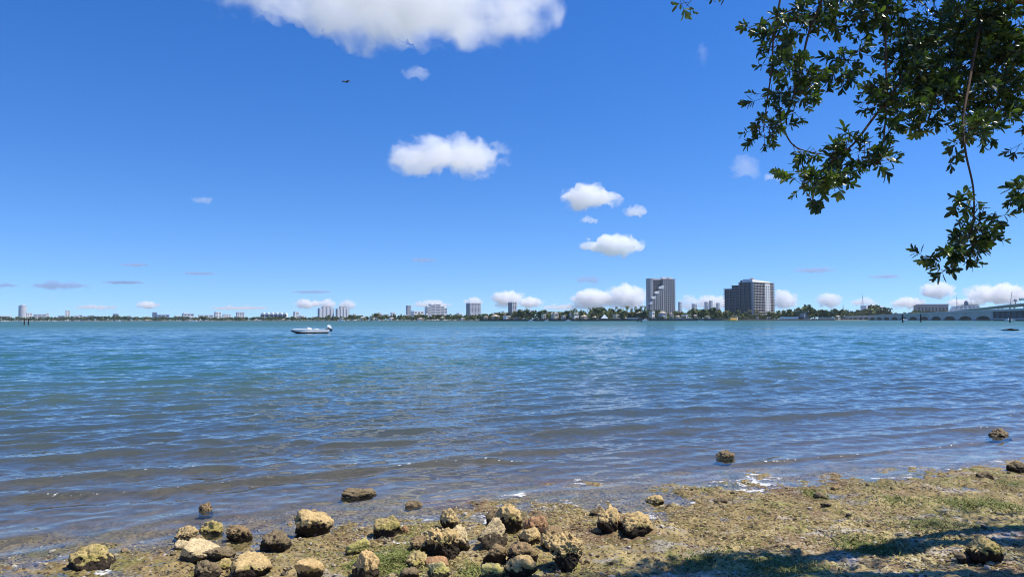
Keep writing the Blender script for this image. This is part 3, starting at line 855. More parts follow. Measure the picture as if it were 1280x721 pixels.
# crown above and to the right of the frame
for q in ((1190, -60, 60, 6.4, 130), (1270, -70, 70, 6.2, 200), (1340, -10, 80, 6.6, 240), (1360, 80, 70, 6.8, 200), (1330, -150, 80, 5.6, 200),
          (1340, 160, 50, 6.4, 110), (1430, 40, 90, 6.2, 200), (1440, -120, 100, 6, 200), (1540, 20, 70, 8.6, 240), (1600, 30, 60, 9.0, 200), (1660, 40, 60, 9.2, 200), (1560, -180, 90, 6, 200), (1640, -150, 90, 6, 200), (1700, 20, 60, 9.2, 160), (1390, -60, 60, 5.6, 150), (1010, -50, 30, 6.3, 50), (920, -40, 26, 6.3, 26)):
    mass(*q)
for dx, dy, dz, r_, n_ in ((.6, .3, 3.4, .9, 300), (1.8, -1, 2.4, .8, 250), (-.2, .8, 3.0, .8, 250), (.9, 1.2, 2.3, .7, 200), (-1.2, -.6, 2.8, .8, 240), (.3, -1.3, 2.6, .8, 240)):
    B.append((FORK + Vector((dx, dy, dz - .6)), r_, n_, 0, .8))
VX, FQ, TI = [], [], []
TW = MB()
def leaf(base, d, up, L, Wd):
    """one leathery oval leaf: folded along its midrib and arched"""
    s_ = d.cross(up)
    if s_.length < 1e-4: s_ = d.orthogonal()
    s_.normalize(); u_ = s_.cross(d)
    i = len(VX)
    arch = rt.uniform(-.1, .22) * L
    for t, wf in ((.02, .06), (.3, .36), (.62, .5), (.86, .33), (1.0, .03)):
        c = base + d * (t * L) - u_ * (arch * t * t)
        e = s_ * (wf * Wd); fo_ = u_ * (wf * Wd * .32)
        VX.extend(((c - e + fo_)[:], c[:], (c + e + fo_)[:]))
    for k in range(4):
        a = i + k * 3
        FQ.append((a, a + 1, a + 4, a + 3)); FQ.append((a + 1, a + 2, a + 5, a + 4))
for (c, rr_, n_, bright, sq) in B:
    for _ in range(n_):
        v = Vector((rt.gauss(0, 1), rt.gauss(0, 1), rt.gauss(0, 1))).normalized() * (rr_ * rt.random() ** .42)
        v.z *= sq
        b0 = c + v
        outd = (v.normalized() * .8 + Vector((rt.gauss(0, .5), rt.gauss(0, .5), rt.gauss(0, .4) - .15))).normalized()
        Ls = rt.uniform(.04, .10)
        tip = b0 + outd * Ls
        TW.tube([rel(b0 - outd * .05), rel(tip)], [.0022, .0012], 3, False)
        m_ = rt.randint(6, 10); ph = rt.random() * 6.28
        a1 = outd.orthogonal().normalized(); a2 = outd.cross(a1)
        sz = rt.uniform(.62, 1.12)
        tint = min(.999, max(0, rt.gauss(.28 + .5 * bright, .2)))
        for k in range(m_):
            th = ph + k * 2.4; f_ = k / m_
            sp = 1.15 - .75 * f_
            rd = a1 * math.cos(th) + a2 * math.sin(th)
            d = (outd * math.cos(sp) + rd * math.sin(sp) + Vector((0, 0, -.12))).normalized()
            leaf(rel(b0 + outd * (Ls * (.35 + .65 * f_))), d, (outd - d * outd.dot(d) + Vector((0, 0, .25))).normalized(), sz * rt.uniform(.045, .074), sz * rt.uniform(.020, .031))
            TI += [min(.999, max(0, tint + rt.gauss(0, .12)))] * 8
TW.build('twigs', TWIG, tree)
lm = leafmat('leathery_leaf', [(.026, .046, .014), (.036, .064, .018), (.046, .080, .02), (.065, .105, .025), (.09, .14, .03), (.13, .18, .04), (.19, .23, .06)], .38, .5, .24)
me = np_mesh('crown', np.array(VX), np.array(FQ), lm, False)
attr(me, 'tint', np.array(TI), 'FACE')
link('crown', me, tree)
# ---------------------------------------------------------------- the far shore
SH = [(-500, 2700), (-100, 2600), (0, 2500), (200, 2100), (460, 1500), (600, 1150), (700, 1020), (900, 1000), (1045, 1060), (1150, 1500), (1250, 2000), (1500, 2400), (1900, 2600)]
def shoreY(px): return float(np.interp(px, [a for a, b in SH], [b for a, b in SH]))
def ground_far(px, Y, z=1.2):
    v = at(px, 399, Y); v.z = z
    return v
vs = []; n_ = 0
for px in range(-500, 1901, 20):
    Y = shoreY(px) + 6 * math.sin(px * .13)
    a = at(px, 399, Y); b = at(px, 399, Y + 3500)
    vs.append([(a.x, a.y, -2), (a.x, a.y, .45), (a.x + 2 * 0, a.y + 5, 1.1), (b.x, b.y, 2.0)])
land_m = plain('shore_soil', (.16, .15, .10), .95, .1, .3, .02)
o = MB().loft(vs, closed=False, cap=False).build('far_shore', land_m)
tag(o, kind='structure')

WHITE = (.84, .84, .82); CREAM = (.66, .58, .45); GREY = (.52, .53, .55); PALE = (.72, .73, .74); PEACH = (.60, .42, .30); BRICK = (.36, .19, .12); TILE = (.42, .22, .13)
GLASS = plain('dark_window_glass', (.035, .05, .07), .15, .5, .3, .2)
SHG = plain('grey_window_glass', (.20, .23, .27), .25, .5, .3, .2)
CONC = plain('pale_concrete', (.52, .50, .47), .85, .2)
DARKM = plain('dark_metal', (.05, .05, .055), .5, .4)
def wallm(c): return plain('painted_wall', c, .8, .25, .08, .1)
def building(label, cat, x0, x1, ytop, Y, col, floors=3, depth=14, roof='flat', name='building', rz=0.0, group=None, base=1.0, pent=0, roofcol=None, bays=0):
    c = at((x0 + x1) / 2, ytop, Y)
    Wt = (x1 - x0) * Y / FPX; Hh = c.z - base
    rz = rz or R(34 + (x0 * 37 % 15))
    fa = rz + math.atan2(c.x, c.y)                       # turned this far from the sight line
    depth = min(depth, Wt * .7)
    W = max((Wt - depth * abs(math.sin(fa))) / math.cos(fa), Wt * .45)
    t = empty(name, (c.x, c.y, base), rz)
    tag(t, label, cat, group)
    rh = 0
    if roof in ('hip', 'gable'): rh = min(Hh * .38, W * .3)
    wh = Hh - rh
    MB().box(-W/2, W/2, 0, depth, -1.2, wh).build('wall', wallm(col), t)
    if roof == 'flat':
        m_ = MB().box(-W/2 - .15, W/2 + .15, -.15, depth + .15, wh + .002, wh + min(1.0, .1 * wh))
        if pent: m_.box(-W * .22 + pent, W * .2 + pent, depth * .25, depth * .75, wh + min(1, .1*wh) + .002, wh + 3.4)
        m_.build('roof', wallm(roofcol or tuple(min(.85, q * 1.06) for q in col)), t)
    else:
        e = .6
        m_ = MB()
        if roof == 'hip':
            i = min(W, depth) * .45
            vs = [(-W/2-e, -e, wh), (W/2+e, -e, wh), (W/2+e, depth+e, wh), (-W/2-e, depth+e, wh), (-W/2+i, depth/2, wh+rh), (W/2-i, depth/2, wh+rh)]
            m_.add(vs, [(0, 1, 5, 4), (1, 2, 5), (2, 3, 4, 5), (3, 0, 4), (3, 2, 1, 0)])
        else:
            vs = [(-W/2-e, -e, wh), (W/2+e, -e, wh), (W/2+e, depth+e, wh), (-W/2-e, depth+e, wh), (0, -e, wh+rh), (0, depth+e, wh+rh)]
            m_.add(vs, [(0, 1, 4), (1, 2, 5, 4), (2, 3, 5), (3, 0, 4, 5), (3, 2, 1, 0)])
        m_.build('roof', wallm(roofcol or TILE), t)
    fh = wh / floors
    for k in range(floors):
        z0 = k * fh + fh * .32; z1 = k * fh + fh * .84
        nb = bays or max(1, min(3, int(W / 7)))
        if floors * nb > 90: nb = max(1, 90 // floors)
        for b in range(nb):
            bw = W / nb; xa = -W/2 + b * bw + bw * .16; xb = xa + bw * .68
            MB().box(xa, xb, -.12, .3, z0, z1).build('window', SHG, t)
    return t
B_ = building
# left skyline
B_('low white building at the extreme left end of the far shore', 'building', -8, 12, 394.8, 2600, WHITE, 2)
def round_tower():
    Y = 2700; c = at(28.3, 382.5, Y); r = 4.2 * Y / FPX; Hh = c.z - 1
    t = empty('round_tower', (c.x, c.y, 1)); tag(t, 'tall pale cylindrical tower near the left end of the skyline', 'tower')
    MB().lathe([(r, -1.5), (r, Hh)], 24).build('wall', wallm(PALE), t)
    MB().lathe([(r + .6, Hh + .01), (r + .6, Hh + 1.5), (r * .55, Hh + 1.6), (r * .5, Hh + 5)], 24).build('roof', wallm(GREY), t)
    for k in range(14):
        z = 5 + k * (Hh - 6) / 14
        MB().lathe([(r + .15, z), (r + .15, z + 1.2)], 24).build('window_band', plain('grey_band', (.34, .36, .39), .5, .3), t)
round_tower()
B_('white block just right of the cylindrical tower', 'building', 34, 40.5, 391.2, 2750, WHITE, 5)
B_('grey brown mid rise left of a narrow white block on the far left skyline', 'building', 43, 56.5, 393, 2700, GREY, 4)
B_('narrow white block beside the grey brown mid rise', 'building', 57, 61.5, 391.8, 2720, WHITE, 5)
B_('slim white tower standing alone on the far left skyline', 'tower', 82, 87.5, 388.4, 2800, WHITE, 9)
B_('low white building just right of the slim white tower', 'building', 66, 78, 396.6, 2650, WHITE, 2)
for i, (a, b, y) in enumerate(((99, 103, 393.6), (104, 110, 395.2), (111, 118, 394.6), (120, 125, 395.4))):
    B_(('first', 'second', 'third', 'fourth')[i] + ' from the left of four little white blocks right of the slim white tower', 'building', a, b, y, 2650, WHITE, 3, group='little white blocks')
B_('small grey block standing above the trees on the far left shore', 'building', 142, 148, 392.6, 2500, GREY, 4)
B_('grey block with a long white wing on its right', 'building', 191, 196.5, 390.6, 2400, GREY, 5)
B_('long low white wing right of the small grey block', 'building', 197, 212, 393.4, 2400, WHITE, 2)
B_('white low block above the trees left of the twin grey and white tower', 'building', 229, 243, 392.2, 2300, WHITE, 3, pent=-6)
B_('long low pale building among the trees left of the grey and white mid rise', 'building', 249, 267, 394, 2300, PALE, 2)
B_('white mid rise with three bays on the left skyline', 'tower', 269, 277.5, 390.2, 2250, WHITE, 6)
B_('lower white wing attached right of the white mid rise with three bays', 'building', 279, 289, 393.2, 2250, WHITE, 4)
B_('grey mid rise with paired bays left of the long scalloped building', 'tower', 296, 306, 390.4, 2200, PALE, 7)
def scallop():
    Y = 1950; c = at(342, 391, Y); W = 32 * Y / FPX; Hh = c.z - 1
    t = empty('long_building', (c.x, c.y, 1), .1); tag(t, 'long white low building with a scalloped roofline near the motorboat', 'building')
    MB().box(-W/2, W/2, 0, 14, -1, Hh * .82).build('wall', wallm(WHITE), t)
    for k in range(6):
        x = -W/2 + (k + .5) * W / 6
        pr = [(x + W/12.6 * math.cos(a), Hh * .82 + Hh * .2 * math.sin(a)) for a in np.linspace(0, PI, 9)]
        MB().loft([[(q[0], -.4, q[1]) for q in pr], [(q[0], 14, q[1]) for q in pr]]).build('roof', wallm(WHITE), t)
        MB().box(x - W/16, x + W/16, -.15, .3, Hh * .5, Hh * .74).build('window', GLASS, t)
        MB().box(x - W/16, x + W/16, -.15, .3, Hh * .2, Hh * .4).build('window', GLASS, t)
scallop()
B_('small white tower between the scalloped building and the twin condominium slabs', 'tower', 368, 375.5, 390, 1900, WHITE, 6)
# twin condominium slabs behind the motorboat
def condo(x0, x1, ytop, label):
    Y = 1750; c = at((x0 + x1) / 2, ytop, Y); W = (x1 - x0) * Y / FPX; Hh = c.z - 1
    t = empty('condominium', (c.x, c.y, 1), .45); tag(t, label, 'apartment block', 'twin condominium slabs')
    MB().box(-W/2, W/2, 1.2, 18, -1, Hh - 3).build('wall', wallm((.36, .40, .46)), t)
    n = 4
    for k in range(n):
        x = -W/2 + (k + .5) * W / n; w_ = W / n * .27
        MB().box(x - w_ - .6, x + w_ - .6, -.3, 1.19, -1, Hh - (0 if k in (1, 2) else 2.5)).build('bay', wallm(WHITE), t)
    for k in range(11):
        z = 3 + k * (Hh - 6) / 11
        MB().box(-W/2 + .2, W/2 - .2, .6, 1.198, z, z + 1.3).build('balcony', wallm(PALE), t)
    MB().box(-W * .25, W * .25, 3, 14, Hh - 2.99, Hh + 1.5).build('roof', wallm((.45, .40, .38)), t)
condo(399, 417.5, 383.5, 'left of the twin white ribbed condominium slabs behind the motorboat')
condo(421.5, 437, 384.2, 'right of the twin white ribbed condominium slabs behind the motorboat')
B_('small white building low between trees right of the twin condominium slabs', 'building', 489, 495, 391, 1700, WHITE, 3)
B_('grey narrow tower with a flat roof left of the white stepped block', 'tower', 508.5, 515, 382.2, 1700, (.50, .52, .55), 9)
B_('long low white podium between the grey narrow tower and the white stepped block', 'building', 515.5, 532, 389.2, 1650, WHITE, 3)
def stepped():
    Y = 1650; t = empty('stepped_building', ground_far(548, Y, 1), .5); tag(t, 'wide white stepped apartment block in mid skyline', 'apartment block')
    k = Y / FPX
    for a, b, y in ((533.5, 538, 383.5), (538, 544, 380.5), (544, 551, 380), (551, 556, 382.5), (556, 560, 384.5)):
        Hh = at(548, y, Y).z - 1; xa = (a - 548) * k + .05; xb = (b - 548) * k - .05
        MB().box(xa, xb, 0, 18, -1, Hh).build('wall', wallm((.68, .68, .67)), t)
        nf = int(Hh / 3.6)
        for f in range(1, nf):
            MB().box(xa + .8, xb - .8, -.15, .3, f * Hh / nf + .8, f * Hh / nf + 2.3).build('window', plain('shaded_glass', (.16, .19, .23), .3, .4), t)
        MB().box(xa + 1, xb - 1, 5, 12, Hh + .002, Hh + 2.2).build('roof', wallm(WHITE), t)
stepped()
def grid_tower(x0, x1, ytop, Y, label, nf, nb):
    c = at((x0 + x1) / 2, ytop, Y); W = (x1 - x0) * Y / FPX; Hh = c.z - 1
    t = empty('grey_tower', (c.x, c.y, 1), .5); tag(t, label, 'tower')
    MB().box(-W/2, W/2, .5, 20, -1, Hh).build('wall', plain('tinted_facade', (.20, .23, .27), .4, .4), t)
    for k in range(nb + 1):
        x = -W/2 + k * W / nb
        MB().box(x - .55, x + .55, -.1, .49, -1, Hh).build('column', wallm(PALE), t)
    for k in range(1, nf):
        MB().box(-W/2, W/2, .1, .48, k * Hh / nf, k * Hh / nf + .9).build('floor_slab', wallm(PALE), t)
    MB().box(-W/2 - .3, W/2 + .3, -.3, 20.3, Hh + .002, Hh + 1.6).build('roof', wallm(WHITE), t)
grid_tower(587, 601.5, 379.5, 1500, 'square grey grid tower in mid skyline below a small cloud', 14, 7)
grid_tower(640.3, 646, 378.3, 1500, 'narrow grey tower rising from the trees below the double cumulus cloud', 14, 2)
B_('flat white roof showing over the trees left of the stepped tower', 'building', 747, 756, 386.6, 1300, WHITE, 4)
# distant towers, haze painted into their walls, behind the trees on the right
for a, b, y, l in ((848.8, 853.5, 377.6, 'distant blue grey tower just right of the stepped tower'), (866.5, 873, 380, 'distant pale stubby tower between the two big apartment buildings'), (882, 887, 377.5, 'left half of a distant blue grey double tower'), (887.5, 892, 376, 'taller right half of a distant blue grey double tower'), (896.5, 901, 378.8, 'distant narrow tower just left of the wide dark apartment block')):
    B_(l, 'tower', a, b, y, 3500, (.46, .49, .54), 12, 30)
# stepped tower
def floors_block(t, xa, xb, y0, dep, z1, nf, cols, core, slabm, colm, base=-1.2, over=.7, roofm=None, side=True):
    MB().box(xa, xb, y0 + .9, y0 + dep, base, z1).build('glass_core', core, t)
    for k in range(1, nf + 1):
        z = k * z1 / nf
        MB().box(xa - (over if side else 0), xb + (over if side else 0), y0, y0 + dep + .6, z - .85, z + (.35 if k < nf else .6)).build('floor_slab', slabm, t)
    for k in range(cols + 1):
        x = xa + .4 + (xb - xa - .8) * k / cols
        MB().box(x - .3, x + .3, y0 + .42, y0 + .88, base, z1 - .8).build('column', colm, t)
DG = plain('bronze_glass', (.028, .028, .032), .2, .5, .45, .12)
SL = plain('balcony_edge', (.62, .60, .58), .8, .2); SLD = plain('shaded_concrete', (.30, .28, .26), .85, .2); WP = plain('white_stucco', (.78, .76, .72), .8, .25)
def stepped_tower():
    Y = 1200; k = Y / FPX; cx = 826
    t = empty('stepped_tower', ground_far(cx + 3.5, Y, 1.0), .26); tag(t, 'tall grey gridded tower with white terraces stepping down its left side', 'apartment tower')
    X_ = lambda px: (px - cx) * k
    Zt = lambda y: at(cx, y, Y).z - 1
    floors_block(t, X_(826.5), X_(842), -.5, 22, Zt(348.8), 21, 6, DG, SL, SL, over=1.6)
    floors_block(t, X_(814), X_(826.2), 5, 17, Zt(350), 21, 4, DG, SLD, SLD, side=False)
    MB().box(X_(810), X_(813.8), 4, 21, -1, Zt(347.8)).build('stair_wall', plain('grey_render', (.45, .45, .46), .85, .2), t)
    for f in range(1, 20):
        MB().box(X_(808.4), X_(809.98), 6, 14, f * Zt(349) / 20, f * Zt(349) / 20 + 1.0).build('balcony', SL, t)
    for a, b, y in ((814.5, 824, 348.2), (828, 841, 346.4)):
        MB().box(X_(a), X_(b), 8, 16, Zt(350), Zt(y) + .6).build('roof', WP, t)
    MB().box(X_(834), X_(837), 7, 7.98, Zt(348.2), Zt(347)).build('roof_opening', GLASS, t)
    for i, (a, b, y) in enumerate(((820, 826.3, 361), (815, 820, 367.5), (810.5, 815, 374), (807.5, 810.5, 380.5))):
        xa, xb = X_(a), X_(b) - .05
        floors_block(t, xa, xb, -1 + .02 * i, 5.8, Zt(y), max(3, int(Zt(y) / 3.3)), 2, DG, SL, SL, side=False)
        MB().add([(xa - .4, -1.4, Zt(y) + .62), (xb + .4, -1.4, Zt(y) + .62), (xb + .4, 4.9, Zt(y) + .62), (xa - .4, 4.9, Zt(y) + .62),
                  (xa + .6, -1.0, Zt(y) + 2.6), (xb + .4, -1.0, Zt(y) + 5.6), (xb + .4, 4.8, Zt(y) + 6.4), (xa + .6, 4.8, Zt(y) + 3.2)],
                 [(3, 2, 1, 0), (4, 5, 6, 7), (0, 1, 5, 4), (1, 2, 6, 5), (2, 3, 7, 6), (3, 0, 4, 7)]).build('terrace', WP, t)
stepped_tower()
# wide dark block seen on its corner
def dark_block():
    Y = 1100; c = at(942, 399, Y)
    rz = R(38)
    t = empty('apartment_block', (c.x, c.y, 1.0), rz); tag(t, 'wide dark balconied apartment block with a white window strip and sloping white top', 'apartment block')
    k = Y / FPX
    Hh = at(938, 352.5, Y).z - 1
    nf = 14; fh = Hh / nf
    Lr, Ll = 59, 53                                     # right face along +x, left face along +y
    DK = plain('deep_glass', (.02, .023, .030), .18, .5, .5, .1)
    SR = plain('balcony_rim', (.50, .45, .41), .8, .2); SB = plain('shaded_balcony_rim', (.20, .21, .23), .7, .3)  # left face rims carry its shade in their darker colour
    MB().box(1.2, Lr - 1, 1.2, Ll * .5, -1.5, Hh).build('glass_core', DK, t)
    MB().box(1.21, Lr * .6, Ll * .5 + .01, Ll * .74, -1.5, Hh - fh * .9).build('glass_core', DK, t)
    MB().box(1.22, Lr * .5, Ll * .74 + .01, Ll - .8, -1.5, Hh - 2.2 * fh).build('glass_core', DK, t)
    for f in range(1, nf + 1):
        z = f * fh
        MB().box(.9, Lr + (1.2 if f < nf else .3), -.2, 1.19, z - .5, z + .4).build('balcony', SR, t)
        MB().box(Lr - .98, Lr + 1.2, 1.2, Ll * .4, z - .5, z + .3).build('balcony', SR, t)
        e = Ll * .5 if f == nf else (Ll * .74 if f == nf - 1 else Ll + 1.3)
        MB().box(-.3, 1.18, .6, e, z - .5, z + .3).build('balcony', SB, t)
    for q in (0.02, .1, .17, .24, .31, .38, .45, .52, .8, .86, .92, .985):
        MB().box(q * Lr + .5, q * Lr + 1.25, .5, 1.18, -1.5, Hh - .6).build('column', SR, t)
    for q in (.16, .3, .45, .6, .8, .97):
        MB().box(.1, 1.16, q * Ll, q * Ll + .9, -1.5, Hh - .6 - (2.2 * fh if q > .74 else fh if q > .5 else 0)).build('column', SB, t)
    MB().box(.12, 1.15, .9, 3.4, -1.5, Hh - .6).build('corner_wall', plain('pale_corner', (.42, .44, .47), .8, .2), t)
    wx0, wx1 = Lr * .545, Lr * .775
    MB().box(wx0, wx1, -.6, 1.0, 4, Hh - fh * .4).build('white_panel', WP, t)
    for f in range(1, nf - 1):
        for q in (.27, .73):
            x = wx0 + (wx1 - wx0) * q
            MB().box(x - 1.25, x + 1.25, -.68, -.3, f * fh + 1.0, f * fh + 3.0).build('window', GLASS, t)
    MB().add([(.5, 1.5, Hh + .36), (Lr * .86, 1.0, Hh + .36), (Lr * .86, 16, Hh + .36), (.5, 20, Hh + .36), (2, 2.2, Hh + 4.6), (Lr * .84, 2.2, Hh + 1.6), (Lr * .84, 15, Hh + 1.8), (2, 19, Hh + 5.4)],
             [(3, 2, 1, 0), (4, 5, 6, 7), (0, 1, 5, 4), (1, 2, 6, 5), (2, 3, 7, 6), (3, 0, 4, 7)]).build('roof', WP, t)
    MB().box(4, 12, 20.2, Ll * .48, Hh + .35, Hh + 3.6).build('roof', SB, t)
    MB().box(5, 11, 4, 9, Hh + 5, Hh + 6.6).build('roof_plant', SR, t)
dark_block()
# white roofs and mast above the trees right of the dark block
B_('low white building on top of the wooded rise left of the bridge', 'building', 1081, 1106, 382.6, 1750, WHITE, 2, pent=4)
def mast(px, y0, y1, Y, label, r=.9, lattice=True):
    a = at(px, y1, Y); b = at(px, y0, Y)
    t = empty('radio_mast', a); tag(t, label, 'mast')
    Hh = b.z - a.z
    m_ = MB()
    for s_ in range(3):
        th = s_ * 2.094; m_.tube([(r*2.2*math.cos(th), r*2.2*math.sin(th), -8), (r*.3*math.cos(th), r*.3*math.sin(th), Hh * .8)], .3, 5)
    for q in range(12):
        z = Hh * .8 * q / 12; k_ = 2.2 - 1.9 * q / 12
        m_.tube([(r*k_*math.cos(th_ * 2.094), r*k_*math.sin(th_ * 2.094), z) for th_ in (0, 1, 2, 0)], .18, 4)
    m_.build('lattice', plain('galvanised', (.40, .42, .45), .5, .5), t)
    MB().tube([(0, 0, Hh * .78), (0, 0, Hh)], .28, 6).build('antenna', plain('galvanised', (.40, .42, .45), .5, .5), t)
mast(1078.4, 366.5, 388, 1900, 'tall thin lattice radio mast above the trees left of the bridge', 2.2)
mast(1054, 380, 388, 1800, 'short dark spire above the trees left of the lattice radio mast', 1.0)
def long_grey():
    Y = 2200; c = at(1166, 380, Y); W = 36 * Y / FPX; Hh = c.z - 1
    t = empty('long_building', (c.x, c.y, 1), -.15); tag(t, 'long grey brown flat roofed building behind the arched bridge', 'building')
    MB().box(-W/2, W/2, 0, 30, -1, Hh * .93).build('wall', plain('taupe_wall', (.34, .31, .29), .85, .2), t)
    MB().box(-W/2 + 6, W/2 + .5, -.5, 30, Hh * .931, Hh).build('roof', plain('taupe_roof', (.44, .41, .38), .85, .2), t)
    for k in range(9):
        x = -W/2 + (k + .5) * W / 9
        MB().box(x - 2.4, x + 2.4, -.2, .3, Hh * .5, Hh * .78).build('window', GLASS, t)
long_grey()
PROF = [(-60, 396), (0, 396), (60, 396.4), (130, 395.4), (200, 396), (300, 396.5), (400, 396), (440, 394), (470, 393), (500, 393.8), (560, 393.2), (600, 392.5), (640, 390.4), (655, 388), (690, 390), (720, 388.5), (750, 388), (775, 385.5), (800, 385), (812, 387), (830, 389), (850, 389.5), (870, 386.2), (885, 385.6), (900, 389), (912, 391), (935, 392), (960, 393), (972, 388.5), (982, 389), (990, 385), (1000, 386), (1022, 387), (1045, 387), (1070, 387.2), (1085, 385), (1100, 385), (1112, 387), (1130, 389.4), (1150, 390), (1195, 391.6)]
def topy(px): return float(np.interp(px, [a for a, b in PROF], [b for a, b in PROF]))
rl_ = random.Random(17)
for xa, xb, n__, l in ((66, 268, 15, 'small white building in the low white row along the far left shore'), (290, 400, 7, 'small white building in the low row behind the motorboat'), (440, 600, 9, 'small white building half hidden by trees on the middle left shore'), (606, 690, 5, 'small white building half hidden by trees left of the cream two storey house')):
    for k in range(n__):
        q = xa + (xb - xa) * (k + rl_.random()) / n__
        wq = rl_.uniform(3, 8)
        B_(l, 'building', q, q + wq, topy(q) - rl_.uniform(-.6, 1.6), shoreY(q) + 160, WHITE if rl_.random() < .7 else CREAM, 2, group=l.replace('building', 'buildings'))
# ---- houses among the trees
HS = [(395, 402, 398.2, CREAM, 'hip', 'beige house by the water under the left condominium slab'), (407, 412, 398.0, CREAM, 'hip', 'smaller beige house by the water between the condominium slabs'),
      (426, 431, 397.6, WHITE, 'flat', 'white boxy house by the water under the right condominium slab'), (452, 458.5, 395.6, CREAM, 'gable', 'light gabled house right of the condominium slabs'),
      (463, 470, 397.2, WHITE, 'flat', 'white low house right of the light gabled house'), (488, 494, 396.4, WHITE, 'hip', 'white house on the shore below the grey narrow tower'),
      (523, 531, 397, CREAM, 'hip', 'cream house on the shore below the white podium'), (552, 557, 396, WHITE, 'gable', 'white gabled house on the shore below the white stepped block'),
      (577, 583, 396.8, WHITE, 'hip', 'white house on the shore left of the square grey grid tower'), (606, 611, 394.8, CREAM, 'hip', 'cream house right of the square grey grid tower'),
      (617, 627, 393, PEACH, 'hip', 'wide peach house with a pale roof among the mid shore trees'), (631, 640, 395, PALE, 'flat', 'pale green grey low house left of the pinkish house'),
      (644, 651, 396, PEACH, 'hip', 'low pinkish house under the narrow grey tower'), (678, 684, 393.4, CREAM, 'flat', 'cream box of a house on the shore with dark trees on both sides'),
      (691, 700.5, 390.2, CREAM, 'gable', 'cream two storey house with peach gables behind the moored white boat'), (703, 708, 394.5, WHITE, 'flat', 'small white house right of the cream two storey house'),
      (715, 727, 391.8, WHITE, 'flat', 'wide white modern house with long flat roof'), (728, 738, 393.4, CREAM, 'hip', 'sand coloured house right of the wide white modern house'),
      (742, 750, 394.8, WHITE, 'hip', 'white hip roofed house near the blue tent'), (768, 777, 393.8, CREAM, 'flat', 'cream flat roofed house left of the white seawall'),
      (779, 785, 396.5, WHITE, 'gable', 'white boathouse at the left end of the white seawall'), (798, 805.5, 389.4, PALE, 'hip', 'pale house under the left foot of the stepped tower'),
      (813, 820.5, 389.8, WHITE, 'flat', 'bright white tall house below the stepped tower'), (825.5, 836, 388.8, (.42, .47, .54), 'hip', 'house with a wide blue grey roof below the stepped tower'),
      (838, 843, 391, CREAM, 'hip', 'cream house touching the blue grey roofed house'), (846, 853, 394, CREAM, 'hip', 'low cream house with palms right of the stepped tower'),
      (855, 867, 394, WHITE, 'flat', 'white roofed open pavilion between the big apartment buildings'), (868.5, 872.5, 393.4, PEACH, 'gable', 'small pink gabled house right of the white roofed pavilion'),
      (883, 889, 394.4, WHITE, 'hip', 'white low house just left of the wide dark apartment block'), (946, 949.5, 396.2, WHITE, 'flat', 'tiny white hut at the foot of the wide dark apartment block'),
      (958, 964, 396.4, WHITE, 'flat', 'small white hut among palms under the white window strip'), (1000.5, 1016, 389.2, (.38, .40, .43), 'flat', 'grey two storey house with white columns below the domed oak'),
      (1046, 1052, 394, CREAM, 'hip', 'cream roofed house at the left end of the arched bridge'), (1068, 1077, 389.5, WHITE, 'gable', 'white gabled roof among the trees left of the wooded rise'),
      (236, 241, 399.2, WHITE, 'flat', 'little white house on the far left shore below the white low block'), (181, 190, 399.8, CREAM, 'hip', 'cream house on the far left shore below the long white wing'),
      (318, 324, 398.8, WHITE, 'hip', 'white house on the shore left of the scalloped building'), (352, 359, 398.6, CREAM, 'hip', 'cream house on the shore just above the motorboat bow'),
      (150, 157, 400, WHITE, 'flat', 'white house on the far left shore right of the small grey block'), (108, 113, 400.6, WHITE, 'flat', 'white boathouse on the far left shore under the little white blocks')]
ROOFC = {'hip': (.50, .42, .34), 'gable': (.60, .56, .50)}
for a, b, y, c_, rf, l in HS:
    B_(l, 'house', a, b, y, (1650 if a > 1060 else shoreY((a + b) / 2) + 16), c_, 1 if b - a < 6 else 2, 12, rf, 'house', roofcol=WHITE if rf == 'flat' else ROOFC[rf])
# blue white tent, white walls
def tent():
    Y = 1015; c = ground_far(756, Y, 1.0); t = empty('marquee', c); tag(t, 'blue white pointed marquee on the shore', 'tent')
    MB().add([(-5, 0, 2.6), (5, 0, 2.6), (5, 8, 2.6), (-5, 8, 2.6), (0, 4, 8.5)], [(0, 1, 4), (1, 2, 4), (2, 3, 4), (3, 0, 4), (3, 2, 1, 0)]).build('canopy', plain('tent_cloth', (.55, .62, .72), .8, .2), t)
    for x in (-4.8, 4.8):
        for y in (.2, 7.8): MB().tube([(x, y, 0), (x, y, 2.62)], .12, 6).build('pole', WP, t)
tent()
def seawall(x0, x1, y, th, col, label, name='seawall', drop=-1.5):
    pts = [at(px, 399, shoreY(px) - 9) for px in np.linspace(x0, x1, 14)]
    zt = at((x0 + x1) / 2, y, shoreY((x0 + x1) / 2) - 9).z
    m_ = MB()
    m_.loft([[(p.x, p.y, drop), (p.x, p.y + th, drop), (p.x, p.y + th, zt), (p.x, p.y, zt)] for p in pts])
    o = m_.build(name, plain('seawall_concrete', col, .9, .2, .25, .1)); tag(o, label, 'wall')
seawall(600, 790, 398.6, 1.2, (.09, .085, .075), 'dark low seawall along the mid shore')
seawall(790.3, 912, 398.3, 1.2, (.12, .115, .10), 'dark seawall below the stepped tower')
seawall(912.3, 1044, 398.6, 1.2, (.14, .135, .12), 'dark seawall below the wide dark apartment block')
def garden_wall(x0, x1, y, col, label):
    Y = shoreY((x0 + x1) / 2) + 3
    a = at(x0, y, Y); b = at(x1, y, Y)
    m_ = MB().box(0, b.x - a.x, 0, .5, -.2, a.z - 1.0)
    m_.box(-.1, b.x - a.x + .1, -.1, .6, a.z - .998, a.z - .8)
    o = m_.build('garden_wall', wallm(col)); o.location = (a.x, Y, 1.0); tag(o, label, 'wall')
garden_wall(784.5, 797, 397.4, WHITE, 'white waterfront wall left of the stepped tower')
